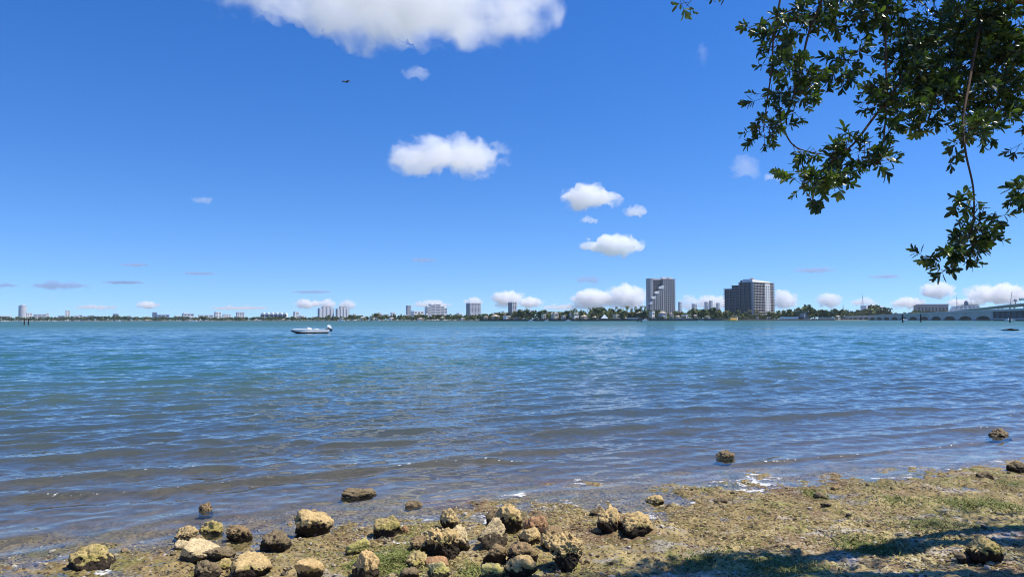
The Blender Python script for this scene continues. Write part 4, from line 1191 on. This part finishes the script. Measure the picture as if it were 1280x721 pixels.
garden_wall(975, 998, 396.2, WHITE, 'long white waterfront wall right of the wide dark apartment block')
garden_wall(1024, 1043, 396.6, (.50, .50, .44), 'pale greenish waterfront wall at the left end of the bridge')
garden_wall(838, 866, 397.9, WHITE, 'white waterfront wall below the white roofed pavilion')

# ---------------------------------------------------------------- trees of the far shore
rf_ = random.Random(91); rg = np.random.default_rng(91)
def crown_mesh(seed, n=150, wide=1.0, cols=None):
    r = np.random.default_rng(seed)
    P = []; Q = []; T = []
    nb = 7
    cen = np.stack([r.uniform(-.55, .55, nb) * wide, r.uniform(-.45, .45, nb) * wide, r.uniform(.38, .82, nb)], -1); rad = r.uniform(.2, .36, nb)
    for i in range(n):
        k = r.integers(nb); d = r.normal(size=3); d /= np.linalg.norm(d)
        c = cen[k] + d * rad[k] * r.uniform(.5, 1.08) * np.array([wide, wide, .75])
        nrm = d + r.normal(size=3) * .55; nrm /= np.linalg.norm(nrm)
        u = np.cross(nrm, [0, 0, 1.0]) + 1e-3; u /= np.linalg.norm(u); v_ = np.cross(nrm, u)
        s_ = r.uniform(.06, .125)
        i0 = len(P)
        for a, b in ((-1, -.5), (.2, -1), (1, .3), (-.3, 1)):
            P.append(c + (u * a + v_ * b) * s_ * r.uniform(.7, 1.3))
        Q.append((i0, i0 + 1, i0 + 2, i0 + 3)); T.append(np.clip(.5 + .3 * (k / nb - .5) + r.normal() * .2, 0, .999))
    P = np.array(P); P[:, 2] = (P[:, 2] - P[:, 2].min()) / (P[:, 2].max() - P[:, 2].min()) * .86 + .14
    me = np_mesh('crown', P, np.array(Q), None or cols, False)
    attr(me, 'tint', np.array(T), 'FACE')
    return me
GM = [leafmat('dark_foliage', [(.055, .078, .032), (.068, .10, .038), (.085, .118, .045), (.105, .135, .05)], .85, .1),
      leafmat('mid_foliage', [(.085, .112, .042), (.11, .14, .05), (.135, .165, .058), (.16, .18, .065)], .85, .1),
      leafmat('olive_foliage', [(.14, .14, .055), (.155, .17, .06), (.185, .185, .065), (.21, .185, .08)], .85, .1)]
CR = [crown_mesh(100 + i, 300, (1.0, 1.25, .8)[i % 3], GM[i % 3]) for i in range(9)]
TRK = MB().tube([(0, 0, -.1), (.01, 0, .2), (-.01, .01, .5)], [.03, .024, .012], 6).mesh('trunk', plain('tree_trunk', (.14, .11, .08), .9, .1), True)
def palm_mesh(seed):
    r = random.Random(seed); m_ = MB()
    for k in range(15):
        th = k * 2.4 + r.uniform(-.2, .2); el = r.uniform(-.3, 1.2); L = r.uniform(.28, .38)
        p = Vector((0, 0, .97)); pts = []
        for i in range(6):
            pts.append(p.copy()); p = p + Vector((math.cos(th) * math.cos(el), math.sin(th) * math.cos(el), math.sin(el))) * L / 5; el -= .32
        sd = Vector((-math.sin(th), math.cos(th), 0))
        vs = []
        for i, q in enumerate(pts):
            w_ = .055 * math.sin(PI * (i + .6) / 6.2)
            vs += [q - sd * w_ - Vector((0, 0, w_ * .7)), q, q + sd * w_ - Vector((0, 0, w_ * .7))]
        fs = []
        for i in range(5):
            a = i * 3; fs += [(a, a+1, a+4, a+3), (a+1, a+2, a+5, a+4)]
        m_.add(vs, fs)
    me = m_.mesh('crown', GM[seed % 3]); attr(me, 'tint', [r.random() for _ in me.polygons], 'FACE')
    return me
PC = [palm_mesh(200 + i) for i in range(4)]
PT = [MB().tube([(0, 0, -.05), (.03 * s_, 0, .4), (.0, 0, .98)], [.022, .016, .012], 6).mesh('trunk', plain('palm_trunk', (.24, .20, .15), .9, .1), True) for s_ in (1, -1)]
ZON = [(-60, 100, 'leafy tree on the far left shore below the cylindrical and slim white towers'), (100, 268, 'leafy tree on the far left shore left of the white mid rise with three bays'),
       (268, 395, 'leafy tree on the shore behind the motorboat and the scalloped building'), (395, 505, 'leafy tree on the shore around the twin condominium slabs'),
       (505, 604, 'leafy tree on the shore between the grey narrow tower and the square grid tower'), (604, 690, 'leafy tree on the shore around the narrow grey tower under the double cloud'),
       (690, 800, 'leafy tree among the houses left of the stepped tower'), (800, 904, 'leafy tree between the stepped tower and the wide dark apartment block'),
       (904, 974, 'leafy tree at the foot of the wide dark apartment block'), (974, 1046, 'leafy tree on the shore right of the wide dark apartment block'), (1046, 1200, 'leafy tree on the wooded rise behind the arched bridge')]
def far_tree(px, ytop, Y, wide=None, v=None, label=None, group=None):
    hb = at(px, ytop, Y); base = 1.0
    Hh = hb.z - base
    t = empty('tree', (hb.x, Y, base), rf_.uniform(0, 6.28))
    W = wide * Y / FPX if wide else max(Hh * rf_.uniform(.9, 1.4), 6 * Y / FPX)
    v = rf_.randrange(9) if v is None else v
    c = link('crown', CR[v], t); c.scale = (W * .75, W * .75, Hh)
    k = link('trunk', TRK, t); k.scale = (Hh, Hh, Hh)
    if label is None:
        label = next(l for a, b, l in ZON if a <= px < b); group = label.replace('leafy tree', 'leafy trees')
    tag(t, label, 'tree', group)
    return t
def far_palm(px, ytop, Y, label, group):
    hb = at(px, ytop, Y); Hh = hb.z - 1.0
    t = empty('palm_tree', (hb.x, Y, 1.0), rf_.uniform(0, 6.28)); tag(t, label, 'palm', group)
    i = rf_.randrange(4)
    c = link('crown', PC[i], t); c.scale = (Hh,) * 3 if Hh < 11 else (11, 11, Hh)
    k = link('trunk', PT[i % 2], t); k.scale = (min(Hh, 14), min(Hh, 14), Hh)
    return t
px = -55.0
while px < 1195:
    Yb = shoreY(px) + rf_.uniform(18, 90) if px < 1046 else 1500 + rf_.uniform(0, 200)
    T_ = topy(px); bot = at(px, 400, Yb); wl = 400.6
    y = T_ + (wl - T_) * rf_.gauss(.03, .13) + rf_.uniform(-.6, .4) - .3
    far_tree(px, y, Yb)
    step = (wl - T_) * rf_.uniform(.28, .62)
    px += max(4.2, step)
# front rank of lower garden trees and bushes along the water
px = 380.0
while px < 1040:
    Yb = shoreY(px) + rf_.uniform(8, 16)
    far_tree(px, 400.4 - rf_.uniform(2.5, 5.5) * (1 if px > 600 else .7), Yb)
    px += rf_.uniform(8, 19)
far_tree(1005, 380.2, 1075, 27, 1, 'big domed dark oak above the grey house with white columns', None)
far_tree(1001, 384, 1085, 20, 4, 'lower left half of the domed oak clump', None)
far_tree(877, 384.2, 1040, 20, 1, 'broad dark rounded tree between the two big apartment buildings', None)
far_tree(1093, 383.4, 1500, 30, 7, 'broad yellow green tree on top of the wooded rise', None)
for a, b, n__, lo, hi, l in ((905, 945, 9, 388, 394, 'palm in front of the dark left face of the wide apartment block'), (945, 990, 9, 388, 394, 'palm in front of the right end of the wide dark apartment block'), (770, 812, 9, 383.5, 389, 'tall palm among the trees left of the stepped tower'), (812, 900, 8, 388, 393, 'palm between the stepped tower and the wide dark apartment block'), (640, 770, 14, 389, 394.5, 'palm among the shore houses left of the stepped tower'), (455, 640, 10, 392, 396, 'small palm on the mid shore left of the narrow grey tower')):
    for k in range(n__):
        p_x = a + (b - a) * (k + rf_.random()) / n__
        far_palm(p_x, rf_.uniform(lo, hi), shoreY(p_x) + rf_.uniform(10, 25), l, l.replace('palm', 'palms', 1))
for q, y in ((1147, 386.4), (1155, 388), (1163, 386.6), (1172, 387), (1180, 386.2), (1187, 388.4)):
    far_tree(q, y, 2050, 10, None, 'dark tree before the long grey brown building behind the bridge', 'dark trees before the long grey brown building')
# low hedge and shrubs that read as one mass behind the houses
N = 5200
pxs = rg.uniform(-80, 1200, N); Ys = np.array([shoreY(q) if q < 1046 else 1450 for q in pxs]) + rg.uniform(14, 60, N)
c = CAM_LOC; P = []
for q, Y in zip(pxs, Ys):
    a = at(q, 399, Y); hgt = rg.uniform(.3, 1.0) * (400.6 - topy(q)) * .5 * Y / FPX + 1.0
    for k in range(4):
        P.append((a.x + rg.normal() * 1.7, Y + rg.normal() * 1.2, hgt + rg.normal() * 1.3))
P = np.array(P); P[:, 2] = np.maximum(P[:, 2], .8)
me = np_mesh('shore_shrubs', P, np.arange(N * 4).reshape(N, 4), GM[0], False); attr(me, 'tint', rg.random(N), 'FACE')
o = link('shore_shrubs', me); tag(o, 'low dark shrubs in one mass along the far shore', None, None, 'stuff')
# ---------------------------------------------------------------- arched causeway bridge and the high road behind it
BA, BB = Vector((443, 616, 0)), Vector((728, 1600, 0))
BD = (BB - BA); BL = BD.length; BDn = BD.normalized(); BN = Vector((-BDn.y, BDn.x, 0))   # BN points back to the left
BRM = plain('bridge_concrete', (.52, .52, .48), .85, .2, .25, .08); BRL = plain('pale_parapet', (.56, .56, .53), .85, .2, .15, .1)
def bpt(t, off, z): 
    q = BA + BD * t - BN * off
    return (q.x, q.y, z)
bridge = empty('arched_bridge', BA); tag(bridge, 'long low concrete bridge of many shallow arches running to the right edge', 'bridge')
brel = lambda p: (p[0] - BA.x, p[1] - BA.y, p[2])
SP = .052; T0 = .0986
def dz(t): return float(np.interp(t, [-.3, .06, .29, 1.0], [10.0, 9.9, 8.9, 6.0]))
WB = 15
k = -1
while T0 + (k - .5) * SP < 1.0:
    tc_ = T0 + k * SP; big_ = k < 4
    hw = SP * .41; rise = min(4.8, dz(tc_) - 2.6)
    if k >= 0:
        secs = []
        for j in range(25):
            t = tc_ + SP * (j / 24 - .5) * .9999
            u = (t - tc_) / hw
            zb = -2.0 if abs(u) >= 1 else .35 + (rise - .35) * math.sqrt(max(0, 1 - u * u)) ** 1.1
            zt = dz(t) - 1.0
            secs.append([brel(bpt(t, 0, zb)), brel(bpt(t, WB, zb)), brel(bpt(t, WB, zt)), brel(bpt(t, 0, zt))])
        MB().loft(secs).build('arch_span', BRM, bridge)
        # pale pier footing standing proud at the water line
        te = tc_ + SP * .5
        MB().loft([[brel(bpt(te + s_ * SP * .075, -1.1, z)) for z in (-2,)] + [brel(bpt(te + s_ * SP * .075, WB + 1.1, -2)), brel(bpt(te + s_ * SP * .075, WB + 1.1, 1.5)), brel(bpt(te + s_ * SP * .075, -1.1, 1.5))] for s_ in (-1, 1)]).build('pier', BRL, bridge)
    k += 1
secs = [[brel(bpt(t, -.9, dz(t) - .998)), brel(bpt(t, WB + .9, dz(t) - .998)), brel(bpt(t, WB + .9, dz(t))), brel(bpt(t, -.9, dz(t)))] for t in np.linspace(-.32, 1.02, 30)]
MB().loft(secs).build('deck', BRM, bridge)
for off in (-.8, WB + .3):
    secs = [[brel(bpt(t, off, dz(t) + .003)), brel(bpt(t, off + .5, dz(t) + .003)), brel(bpt(t, off + .5, dz(t) + 1.1)), brel(bpt(t, off, dz(t) + 1.1))] for t in np.linspace(-.32, 1.02, 30)]
    MB().loft(secs).build('parapet', BRL, bridge)
# movable span at the near end: dark pier with upright fender timbers
te = T0 - SP * .5
MB().loft([[brel(bpt(t, .8, -2)), brel(bpt(t, WB, -2)), brel(bpt(t, WB, dz(t) - 1.0)), brel(bpt(t, .8, dz(t) - 1.0))] for t in (-.32, te - .001)]).build('pier_wall', plain('shaded_pier', (.17, .17, .165), .9, .2), bridge)
for t in np.linspace(-.30, te - .004, 30):
    MB().tube([brel(bpt(t, -.2, -2)), brel(bpt(t, -.2, 9.2 if t > -.1 else 8.6))], .5, 6).build('fender_post', plain('fender_timber', (.20, .21, .21), .9, .1), bridge)
MB().loft([[brel(bpt(t, -.9, 1.0)), brel(bpt(t, -.1, 1.0)), brel(bpt(t, -.1, 2.4)), brel(bpt(t, -.9, 2.4))] for t in (-.32, te - .004)]).build('fender_rail', BRL, bridge)
# high road
hr = empty('elevated_road', at(1280, 399, 820)); tag(hr, 'elevated highway with dark underside rising behind the arched bridge at the right edge', 'road bridge')
HO = hr.location
hp = [(1186, 391.6, 2050), (1206, 388.2, 1650), (1240, 384.6, 1150), (1280, 380.6, 830), (1340, 375.4, 620), (1450, 366.5, 440)]
hp = [at(*q) for q in hp]; path = curve(hp, 5)
secs = []; sp2 = []; 
for i, q in enumerate(path):
    d = (path[min(i+1, len(path)-1)] - path[max(i-1, 0)]); d.z = 0; d.normalize(); nn_ = Vector((d.y, -d.x, 0))
    if nn_.y < 0: nn_ = -nn_
    a = q - HO; b = a + nn_ * 16
    secs.append([a + Vector((0, 0, -2.6)) + nn_ * 2.5, b + Vector((0, 0, -2.6)) - nn_ * 2.5, b + Vector((0, 0, -.9)), b, a, a + Vector((0, 0, -.9))])
    sp2.append([a + Vector((0, 0, .004)), a + nn_ * .5 + Vector((0, 0, .004)), a + nn_ * .5 + Vector((0, 0, 1.1)), a + Vector((0, 0, 1.1))])
MB().loft(secs).build('deck', plain('grey_girder', (.42, .43, .43), .8, .2), hr)
MB().loft(sp2).build('parapet', BRL, hr)
for i in range(2, len(path) - 1, 2):
    q = path[i] - HO
    for o_ in (4, 12):
        MB().tube([(q.x, q.y + o_, -3 - HO.z), (q.x, q.y + o_, q.z - 2.5)], 1.0, 10).build('pier', BRM, hr)
def lamp(px, ybase, ytop, Y, lean, label):
    a = at(px, ybase, Y); b = at(px + lean, ytop, Y); t = empty('light_pole', a); tag(t, label, 'light pole')
    v = b - a
    MB().tube([(0, 0, -1.6), v * .5, v], [.30, .24, .18], 8).build('pole', DARKM, t)
    MB().tube([v, v + Vector((.5, 0, .35)), v + Vector((1.3, 0, .3))], .14, 6).build('arm', DARKM, t)
lamp(1263, 380.6, 365, 850, 1.7, 'dark light pole on the elevated highway near the right edge')
mast(1196.4, 368, 386, 1900, 'thin dark grey mast rising behind the high road left of the ship funnel', 1.2)
mast(1214, 371.5, 384, 1950, 'thinnest pale mast rising right of the ship funnel', .7)
def sign():
    Y = 800; t = empty('road_sign', at(1279, 379.5, Y)); tag(t, 'green and white overhead highway sign cut by the right edge', 'road sign')
    s_ = Y / FPX
    z0, z1 = 4.1 * s_, 6.9 * s_
    for x in (-3.5, 6):
        MB().tube([(x * s_ * .9, .6, -1), (x * s_ * .9, .6, z1)], .2, 8).build('post', plain('sign_steel', (.45, .46, .47), .5, .5), t)
    MB().box(-5 * s_, 8 * s_, .2, .38, z0, z1).build('panel', plain('sign_green', (.02, .25, .18), .5, .3), t)
    m_ = MB()
    for x, w_ in ((-4.2, 1.5), (-2.2, .8), (-1.0, 2.6), (2.5, 3.2)):
        m_.box(x * s_, (x + w_) * s_, .16, .198, z0 + .75 * s_, z0 + 1.95 * s_)
    m_.build('marking', plain('sign_white', (.8, .8, .8), .5, .3), t)
    t2 = empty('signal_cabinet', at(1269.5, 380.6, Y + 10)); tag(t2, 'grey roundish equipment head on a stalk left of the green road sign', 'equipment')
    MB().tube([(0, 0, -1.4), (0, 0, 3.2)], .35, 8).build('post', DARKM, t2)
    MB().lathe([(.3, 3.0), (1.5, 3.5), (1.8, 4.6), (1.4, 5.9), (.3, 6.3)], 12).build('head', plain('grey_casing', (.30, .33, .34), .5, .4), t2)
sign()
def ship():
    Y = 2500; k_ = Y / FPX; t = empty('cruise_ship', at(1207, 399.5, Y)); t.location.z = 0
    tag(t, 'large white ship with a dark domed funnel mostly hidden behind the high road', 'ship')
    zz_ = lambda y: at(1207, y, Y).z
    hull = []
    for x, w_, top in ((-62, .5, 16), (-52, 9, 13), (-30, 13, 12), (20, 14, 12), (55, 12, 12), (62, 9, 12.5)):
        hull.append([(x, -w_ * .8, -3), (x, w_ * .8, -3), (x, w_, top), (x, -w_, top)])
    MB().loft(hull).build('hull', WP, t)
    for a, b, y0, y1 in ((-50, 56, 389, 386.6), (-46, 50, 386.6, 384.4), (-42, 44, 384.4, 382.4), (-20, 40, 382.4, 380.9)):
        MB().box(a, b, -11 + (386 - y0) * .1, 11, max(12.01, zz_(y0) + .01), zz_(y1) - .5).build('deck', plain('ship_white', (.80, .80, .78), .6, .3), t)
        for j in range(6):
            x = a + (b - a) * (j + .5) / 6
            MB().box(x - 5, x + 5, -11.2 + (386 - y0) * .1, -10.6 + (386 - y0) * .1, max(12.5, zz_(y0) + 1.2), zz_(y0) + 3.6 if y0 < 388 else 16).build('window', GLASS, t)
    MB().lathe([(6.5, zz_(381.2)), (6.8, zz_(379)), (6, zz_(377.4)), (3.6, zz_(376.2)), (.6, zz_(375.7))], 14, (4, 0, 0)).build('funnel', plain('funnel_blue', (.05, .07, .16), .5, .4), t)
    MB().box(14, 38, -8, 8, zz_(380.9), zz_(380.1)).build('top_deck', WP, t)
ship()
def pavilion():
    Y = 640; t = empty('boathouse', at(1278, 399, Y)); t.location.z = 0; tag(t, 'small tan and white waterside building at the right edge below the bridge', 'building')
    MB().box(-3.4, 8, 0, 7, -1, 3.2).build('wall', plain('tan_wall', (.55, .42, .32), .85, .2), t)
    MB().box(-4.2, -3.41, 0, 5, -1, 4.6).build('pillar', WP, t)
    MB().add([(-3.6, -.6, 3.21), (8.6, -.6, 3.21), (8.6, 7.6, 3.21), (-3.6, 7.6, 3.21), (-1, 3.5, 4.9), (6, 3.5, 4.9)], [(0, 1, 5, 4), (1, 2, 5), (2, 3, 4, 5), (3, 0, 4), (3, 2, 1, 0)]).build('roof', plain('tan_roof', (.50, .36, .27), .85, .2), t)
    MB().box(0, 2, -.12, .2, .6, 2.2).build('window', GLASS, t)
pavilion()
# ---------------------------------------------------------------- boats, pilings, float, bird
GEL = plain('white_gelcoat', (.80, .80, .79), .3, .5, .05, 1); BLK = plain('black_bottom_paint', (.015, .016, .02), .45, .4); ALU = plain('aluminium', (.55, .56, .58), .35, .5, .1, 1, .6)
def hull_secs(L, B, F, n=14, sheer=.25, draft=.25, flat=.55, chine=.86):
    """stern at x=+L/2, bow at x=-L/2; each section runs gunwale, chine, keel, chine, gunwale"""
    out = []
    for i in range(n):
        u = i / (n - 1); x = L * (.5 - u)
        hb = B / 2 * (1 - max(0, (u - flat) / (1 - flat)) ** 2.2) if u < 1 else .01
        hb = max(hb, .012)
        zg = F + sheer * max(0, u - .3) ** 1.6
        kz = -draft + (draft + F * .55) * max(0, (u - .72) / .28) ** 2.0
        cz = kz + (zg - kz) * .32
        out.append([(x, -hb, zg), (x, -hb * chine, cz), (x, 0, kz), (x, hb * chine, cz), (x, hb, zg)])
    return out
def motorboat():
    Y = 1.9 * FPX / (416.4 - 400.4)
    c = at(388, 416, Y); k = Y / FPX
    L = 45.5 * k
    t = empty('motorboat', (c.x - 1.5 * k, Y, .12), R(34)); tag(t, 'white open motorboat with a raised black and white outboard, moored on the bay', 'boat')
    S_ = hull_secs(L, 1.9, .36, 16, .12, .24, chine=.985)
    top = [[(q[0][0], q[0][1], q[0][2]), (q[0][0], q[1][1], q[1][2] + .10), (q[0][0], -q[1][1], q[1][2] + .10), (q[4][0], q[4][1], q[4][2])] for q in S_]
    MB().loft(top).build('hull', GEL, t)
    bot = [[(q[1][0], q[1][1], q[1][2] + .098), q[1], q[2], q[3], (q[3][0], q[3][1], q[3][2] + .098)] for q in S_]
    MB().loft(bot).build('hull_bottom', BLK, t)
    MB().loft([[(q[0][0], q[0][1] * .55, q[0][2] + .003), (q[0][0], -q[0][1] * .55, q[0][2] + .003), (q[0][0], -q[0][1] * .4, q[0][2] + .10), (q[0][0], q[0][1] * .4, q[0][2] + .10)] for q in S_[8:15]]).build('foredeck', GEL, t)
    for s_ in (-1, 1):
        MB().tube([(q[0][0], s_ * abs(q[0][1]), q[0][2] + .02) for q in S_], .035, 6).build('rub_rail', GEL, t)
    MB().loft([[(x, -w_, .42), (x, w_, .42), (x2, w_ * .85, z), (x2, -w_ * .85, z)] for x, x2, w_, z in ((-.35, -.28, .34, .66), (.0, .0, .36, .70), (.3, .25, .34, .58))]).build('console', GEL, t)
    MB().add([(-.34, -.33, .65), (-.34, .33, .65), (-.16, .29, .84), (-.16, -.29, .84), (-.30, -.33, .65), (-.30, .33, .65), (-.13, .29, .84), (-.13, -.29, .84)],
             [(0, 1, 2, 3), (7, 6, 5, 4), (0, 3, 7, 4), (1, 5, 6, 2), (3, 2, 6, 7), (0, 4, 5, 1)]).build('windscreen', plain('screen_glass', (.45, .50, .54), .1, .5), t)
    MB().box(.75, 1.25, -.6, .6, .3, .52).build('seat', GEL, t)
    o = MB().loft([[(x, -w_, z0), (x, w_, z0), (x, w_ * .8, z1), (x, -w_ * .8, z1)] for x, w_, z0, z1 in ((-.28, .12, .02, .25), (-.12, .19, -.04, .38), (.2, .20, -.02, .36), (.42, .14, .06, .22))]).build('outboard_cowling', GEL, t)
    ob = (L/2 + .22, 0, .72); o.location = ob; o.rotation_euler = (0, R(38), 0)
    o2 = MB().loft([[(x - .09, -.07, z), (x + .14, -.05, z), (x + .14, .05, z), (x - .09, .07, z)] for x, z in ((0, .02), (.0, -.3), (.02, -.62), (.02, -.8))]).build('outboard_leg', BLK, t)
    o2.location = (L/2 + .2, 0, .7); o2.rotation_euler = (0, R(-42), 0)
    MB().tube([(-.25, 0, -.66), (.0, 0, -.66), (.3, 0, -.66)], [.03, .075, .05], 8).build('gearcase', BLK, o2)
    m_ = MB()
    for j in range(3):
        th = j * 2.094
        m_.add([(.3, 0, -.66), (.33, .16 * math.cos(th) - .04 * math.sin(th), -.66 + .16 * math.sin(th) + .04 * math.cos(th)), (.30, .19 * math.cos(th), -.66 + .19 * math.sin(th)), (.28, .16 * math.cos(th) + .04 * math.sin(th), -.66 + .16 * math.sin(th) - .04 * math.cos(th))], [(0, 1, 2, 3)])
    m_.build('propeller', ALU, o2)
    MB().box(L/2 - .05, L/2 + .12, -.3, .3, .0, .58).build('motor_bracket', BLK, t)
motorboat()
def small_boat(px, y, wpx, label, cabin=True, Y=None, col=GEL, rz=0):
    Y = Y or max(300, 1.9 * FPX / max(.9, y - 399.6)); k = Y / FPX; L = wpx * k
    c = at(px, y, Y); t = empty('small_boat', (c.x, Y, -.1), rz); tag(t, label, 'boat')
    S_ = hull_secs(L, L * .34, L * .13, 10, L * .07, L * .04)
    MB().loft(S_).build('hull', col, t)
    if cabin:
        MB().loft([[(x * L, -w_ * L, z0 * L), (x * L, w_ * L, z0 * L), (x * L, w_ * L * .85, z1 * L), (x * L, -w_ * L * .85, z1 * L)] for x, w_, z0, z1 in ((-.16, .09, .1, .2), (-.04, .12, .1, .30), (.22, .12, .1, .29))]).build('cabin', GEL, t)
        MB().box(-.05 * L, .16 * L, -.118 * L, .118 * L, .21 * L, .26 * L).build('window', GLASS, t)
    return t
small_boat(710, 401.6, 8, 'small white cabin boat moored before the cream two storey house')
small_boat(1130.5, 400.8, 10, 'white boat moored by the dark piling in front of the arched bridge', Y=700)
small_boat(1262, 400.4, 12, 'long low white boat under the bridge near the right edge', Y=600)
small_boat(663.5, 399.4, 7, 'white boat lying against the shore right of the low pinkish house', Y=1010)
small_boat(806, 398.4, 9, 'big white yacht with raked cabin at the foot of the stepped tower', Y=985)
small_boat(1103, 400.4, 3.5, 'tiny white boat before the far arches of the bridge', Y=800, cabin=False)
small_boat(876, 400.6, 7, 'low white boat moored between the two big apartment buildings', Y=900, cabin=False)
small_boat(427, 400.6, 7, 'tiny white boat at the shore under the right condominium slab', Y=1480)
small_boat(470, 400.8, 6, 'tiny white boat at the shore right of the white low house', Y=1420, cabin=False)
small_boat(243, 402.2, 5, 'tiny white boat off the far left shore under the white low block', Y=1500)
small_boat(148, 402.9, 4.5, 'tiny white boat off the far left shore under the small grey block', Y=1500)
small_boat(524, 400.2, 6, 'tiny white boat at the shore under the white podium', Y=1280)
small_boat(683, 399.8, 6, 'tiny white boat at the shore beside the cream box of a house', Y=1005)
def water_taxi():
    Y = 840; k = Y / FPX; c = at(916.5, 400, Y); L = 15.5 * k
    t = empty('water_taxi', (c.x, Y, -.1), .5); tag(t, 'ochre yellow ferry boat with a flat pale roof before the wide dark apartment block', 'boat')
    OCH = plain('ochre_paint', (.80, .50, .13), .5, .4)
    MB().loft(hull_secs(-L, 4.6, 2.2, 10, .4, .4)).build('hull', OCH, t)
    MB().box(-L * .42, L * .30, -1.9, 1.9, 2.0, 3.8).build('cabin', plain('ochre_side', (.75, .46, .13), .6, .3), t)
    MB().box(-L * .46, L * .36, -2.3, 2.3, 5.2, 5.6).build('roof', plain('pale_roof', (.70, .62, .55), .7, .3), t)
    for x in np.linspace(-.42, .3, 6):
        for y in (-1.8, 1.8): MB().tube([(x * L, y, 3.4), (x * L, y, 5.21)], .1, 6).build('post', OCH, t)
    MB().box(L * .30, L * .42, -1.4, 1.4, 2.1, 4.6).build('wheelhouse', GEL, t)
water_taxi()
PIL = plain('piling_timber', (.05, .045, .04), .9, .1)
def piling(px, y0, y1, label, rad=.35):
    Y = 1.9 * FPX / (y1 - (400.0 + (640 - px) * .0021 - .5)); Y = min(Y, 900); a = at(px, y1, Y); b = at(px, y0, Y)
    t = empty('piling', (a.x, Y, 0)); tag(t, label, 'piling')
    MB().tube([(0, 0, -4), (0, 0, b.z)], rad, 8).build('post', PIL, t)
    MB().lathe([(rad * 1.15, b.z + .002), (rad * 1.15, b.z + .15), (.05, b.z + .5)], 8).build('cap', PIL, t)
piling(30.3, 399, 406, 'left of the two dark pilings standing in the water at far left', .25)
piling(35.6, 398.4, 406, 'right of the two dark pilings standing in the water at far left', .25)
piling(725.5, 397.6, 402.2, 'single dark piling right of the small white cabin boat', .3)
piling(797.6, 399.2, 402.8, 'left of two short dark pilings below the stepped tower', .3)
piling(801.6, 399.4, 402.8, 'right of two short dark pilings below the stepped tower', .3)
piling(1128.5, 393.5, 403, 'tall dark piling standing before the moored white boat near the bridge', .35)
piling(1151, 393.3, 402.4, 'tall dark piling right of the moored white boat near the bridge', .35)
piling(1262.5, 397, 403, 'dark piling before the long low white boat near the right edge', .3)
def floater():
    Y = 118; c = at(1262.5, 413, Y); k = Y / FPX; L = 22 * k
    S_ = [[(L * (u - .5), -w_, z), (L * (u - .5), 0, z + h_), (L * (u - .5), w_, z), (L * (u - .5), 0, -.12)] for u, w_, z, h_ in ((0, .01, .05, .01), (.08, .14, .06, .05), (.3, .26, .07, .09), (.42, .28, .08, .16), (.55, .28, .08, .20), (.7, .26, .07, .12), (.92, .14, .07, .05), (1, .01, .06, .01))]
    o = MB().loft(S_).build('float', plain('dark_float', (.006, .007, .008), .9, .05)); o.location = (c.x, Y, .03)
    tag(o, 'long low dark float lying on the water near the right edge', 'float')
floater()
def bird():
    Y = 78; c = at(433, 103, Y); k = Y / FPX
    mb = MB()
    f = Vector((.55, .75, .15)).normalized(); up = Vector((0, -.25, 1)).normalized(); sd = f.cross(up).normalized(); up = sd.cross(f)
    V_ = lambda a, b, c_: f * a + sd * b + up * c_
    mb.tube([V_(-.34, 0, 0), V_(-.22, 0, .01), V_(-.05, 0, .02), V_(.1, 0, .02), V_(.2, 0, .03), V_(.26, 0, .05), V_(.33, 0, .03), V_(.42, 0, .0)], [.02, .05, .085, .085, .05, .05, .028, .008], 10)
    mb.add([V_(-.2, -.05, .0), V_(-.2, .05, .0), V_(-.46, .10, -.01), V_(-.46, -.10, -.01), V_(-.2, -.05, .03), V_(-.2, .05, .03), V_(-.46, .1, .01), V_(-.46, -.1, .01)], [(0, 3, 2, 1), (4, 5, 6, 7), (0, 1, 5, 4), (1, 2, 6, 5), (2, 3, 7, 6), (3, 0, 4, 7)])
    for s_ in (-1, 1):
        st = [(.02, .0, .26, .03), (.2, .10, .26, .035), (.38, .16, .22, .03), (.56, .10, .15, .022), (.72, .01, .05, .014)]
        mb.loft([[V_(.10 - .1 * b, s_ * b, z - th), V_(.10 - .1 * b - ch, s_ * b, z - th), V_(.10 - .1 * b - ch, s_ * b, z + th * .4), V_(.10 - .1 * b, s_ * b, z + th)] for b, z, ch, th in st])
    me = fuse(mb, .016, 'bird'); me.name = 'bird'; me.materials.append(plain('dark_plumage', (.05, .045, .04), .8, .2))
    o = link('bird', me); o.location = c; tag(o, 'dark bird gliding below the largest cloud', 'bird')
bird()
# ---------------------------------------------------------------- sea haze
if HAZE > 0:
    n = NT('sea_haze')
    v = n.n('VolumePrincipled'); v.inputs['Color'].default_value = (.80, .88, 1, 1); v.inputs['Density'].default_value = HAZE; v.inputs['Anisotropy'].default_value = .25
    n.l(v.outputs[0], n.out.inputs['Volume'])
    o = MB().box(-6600, 6600, -6600, 6600, -6, 104).build('haze', n.m); tag(o, 'pale sea haze over the bay', None, None, 'stuff')
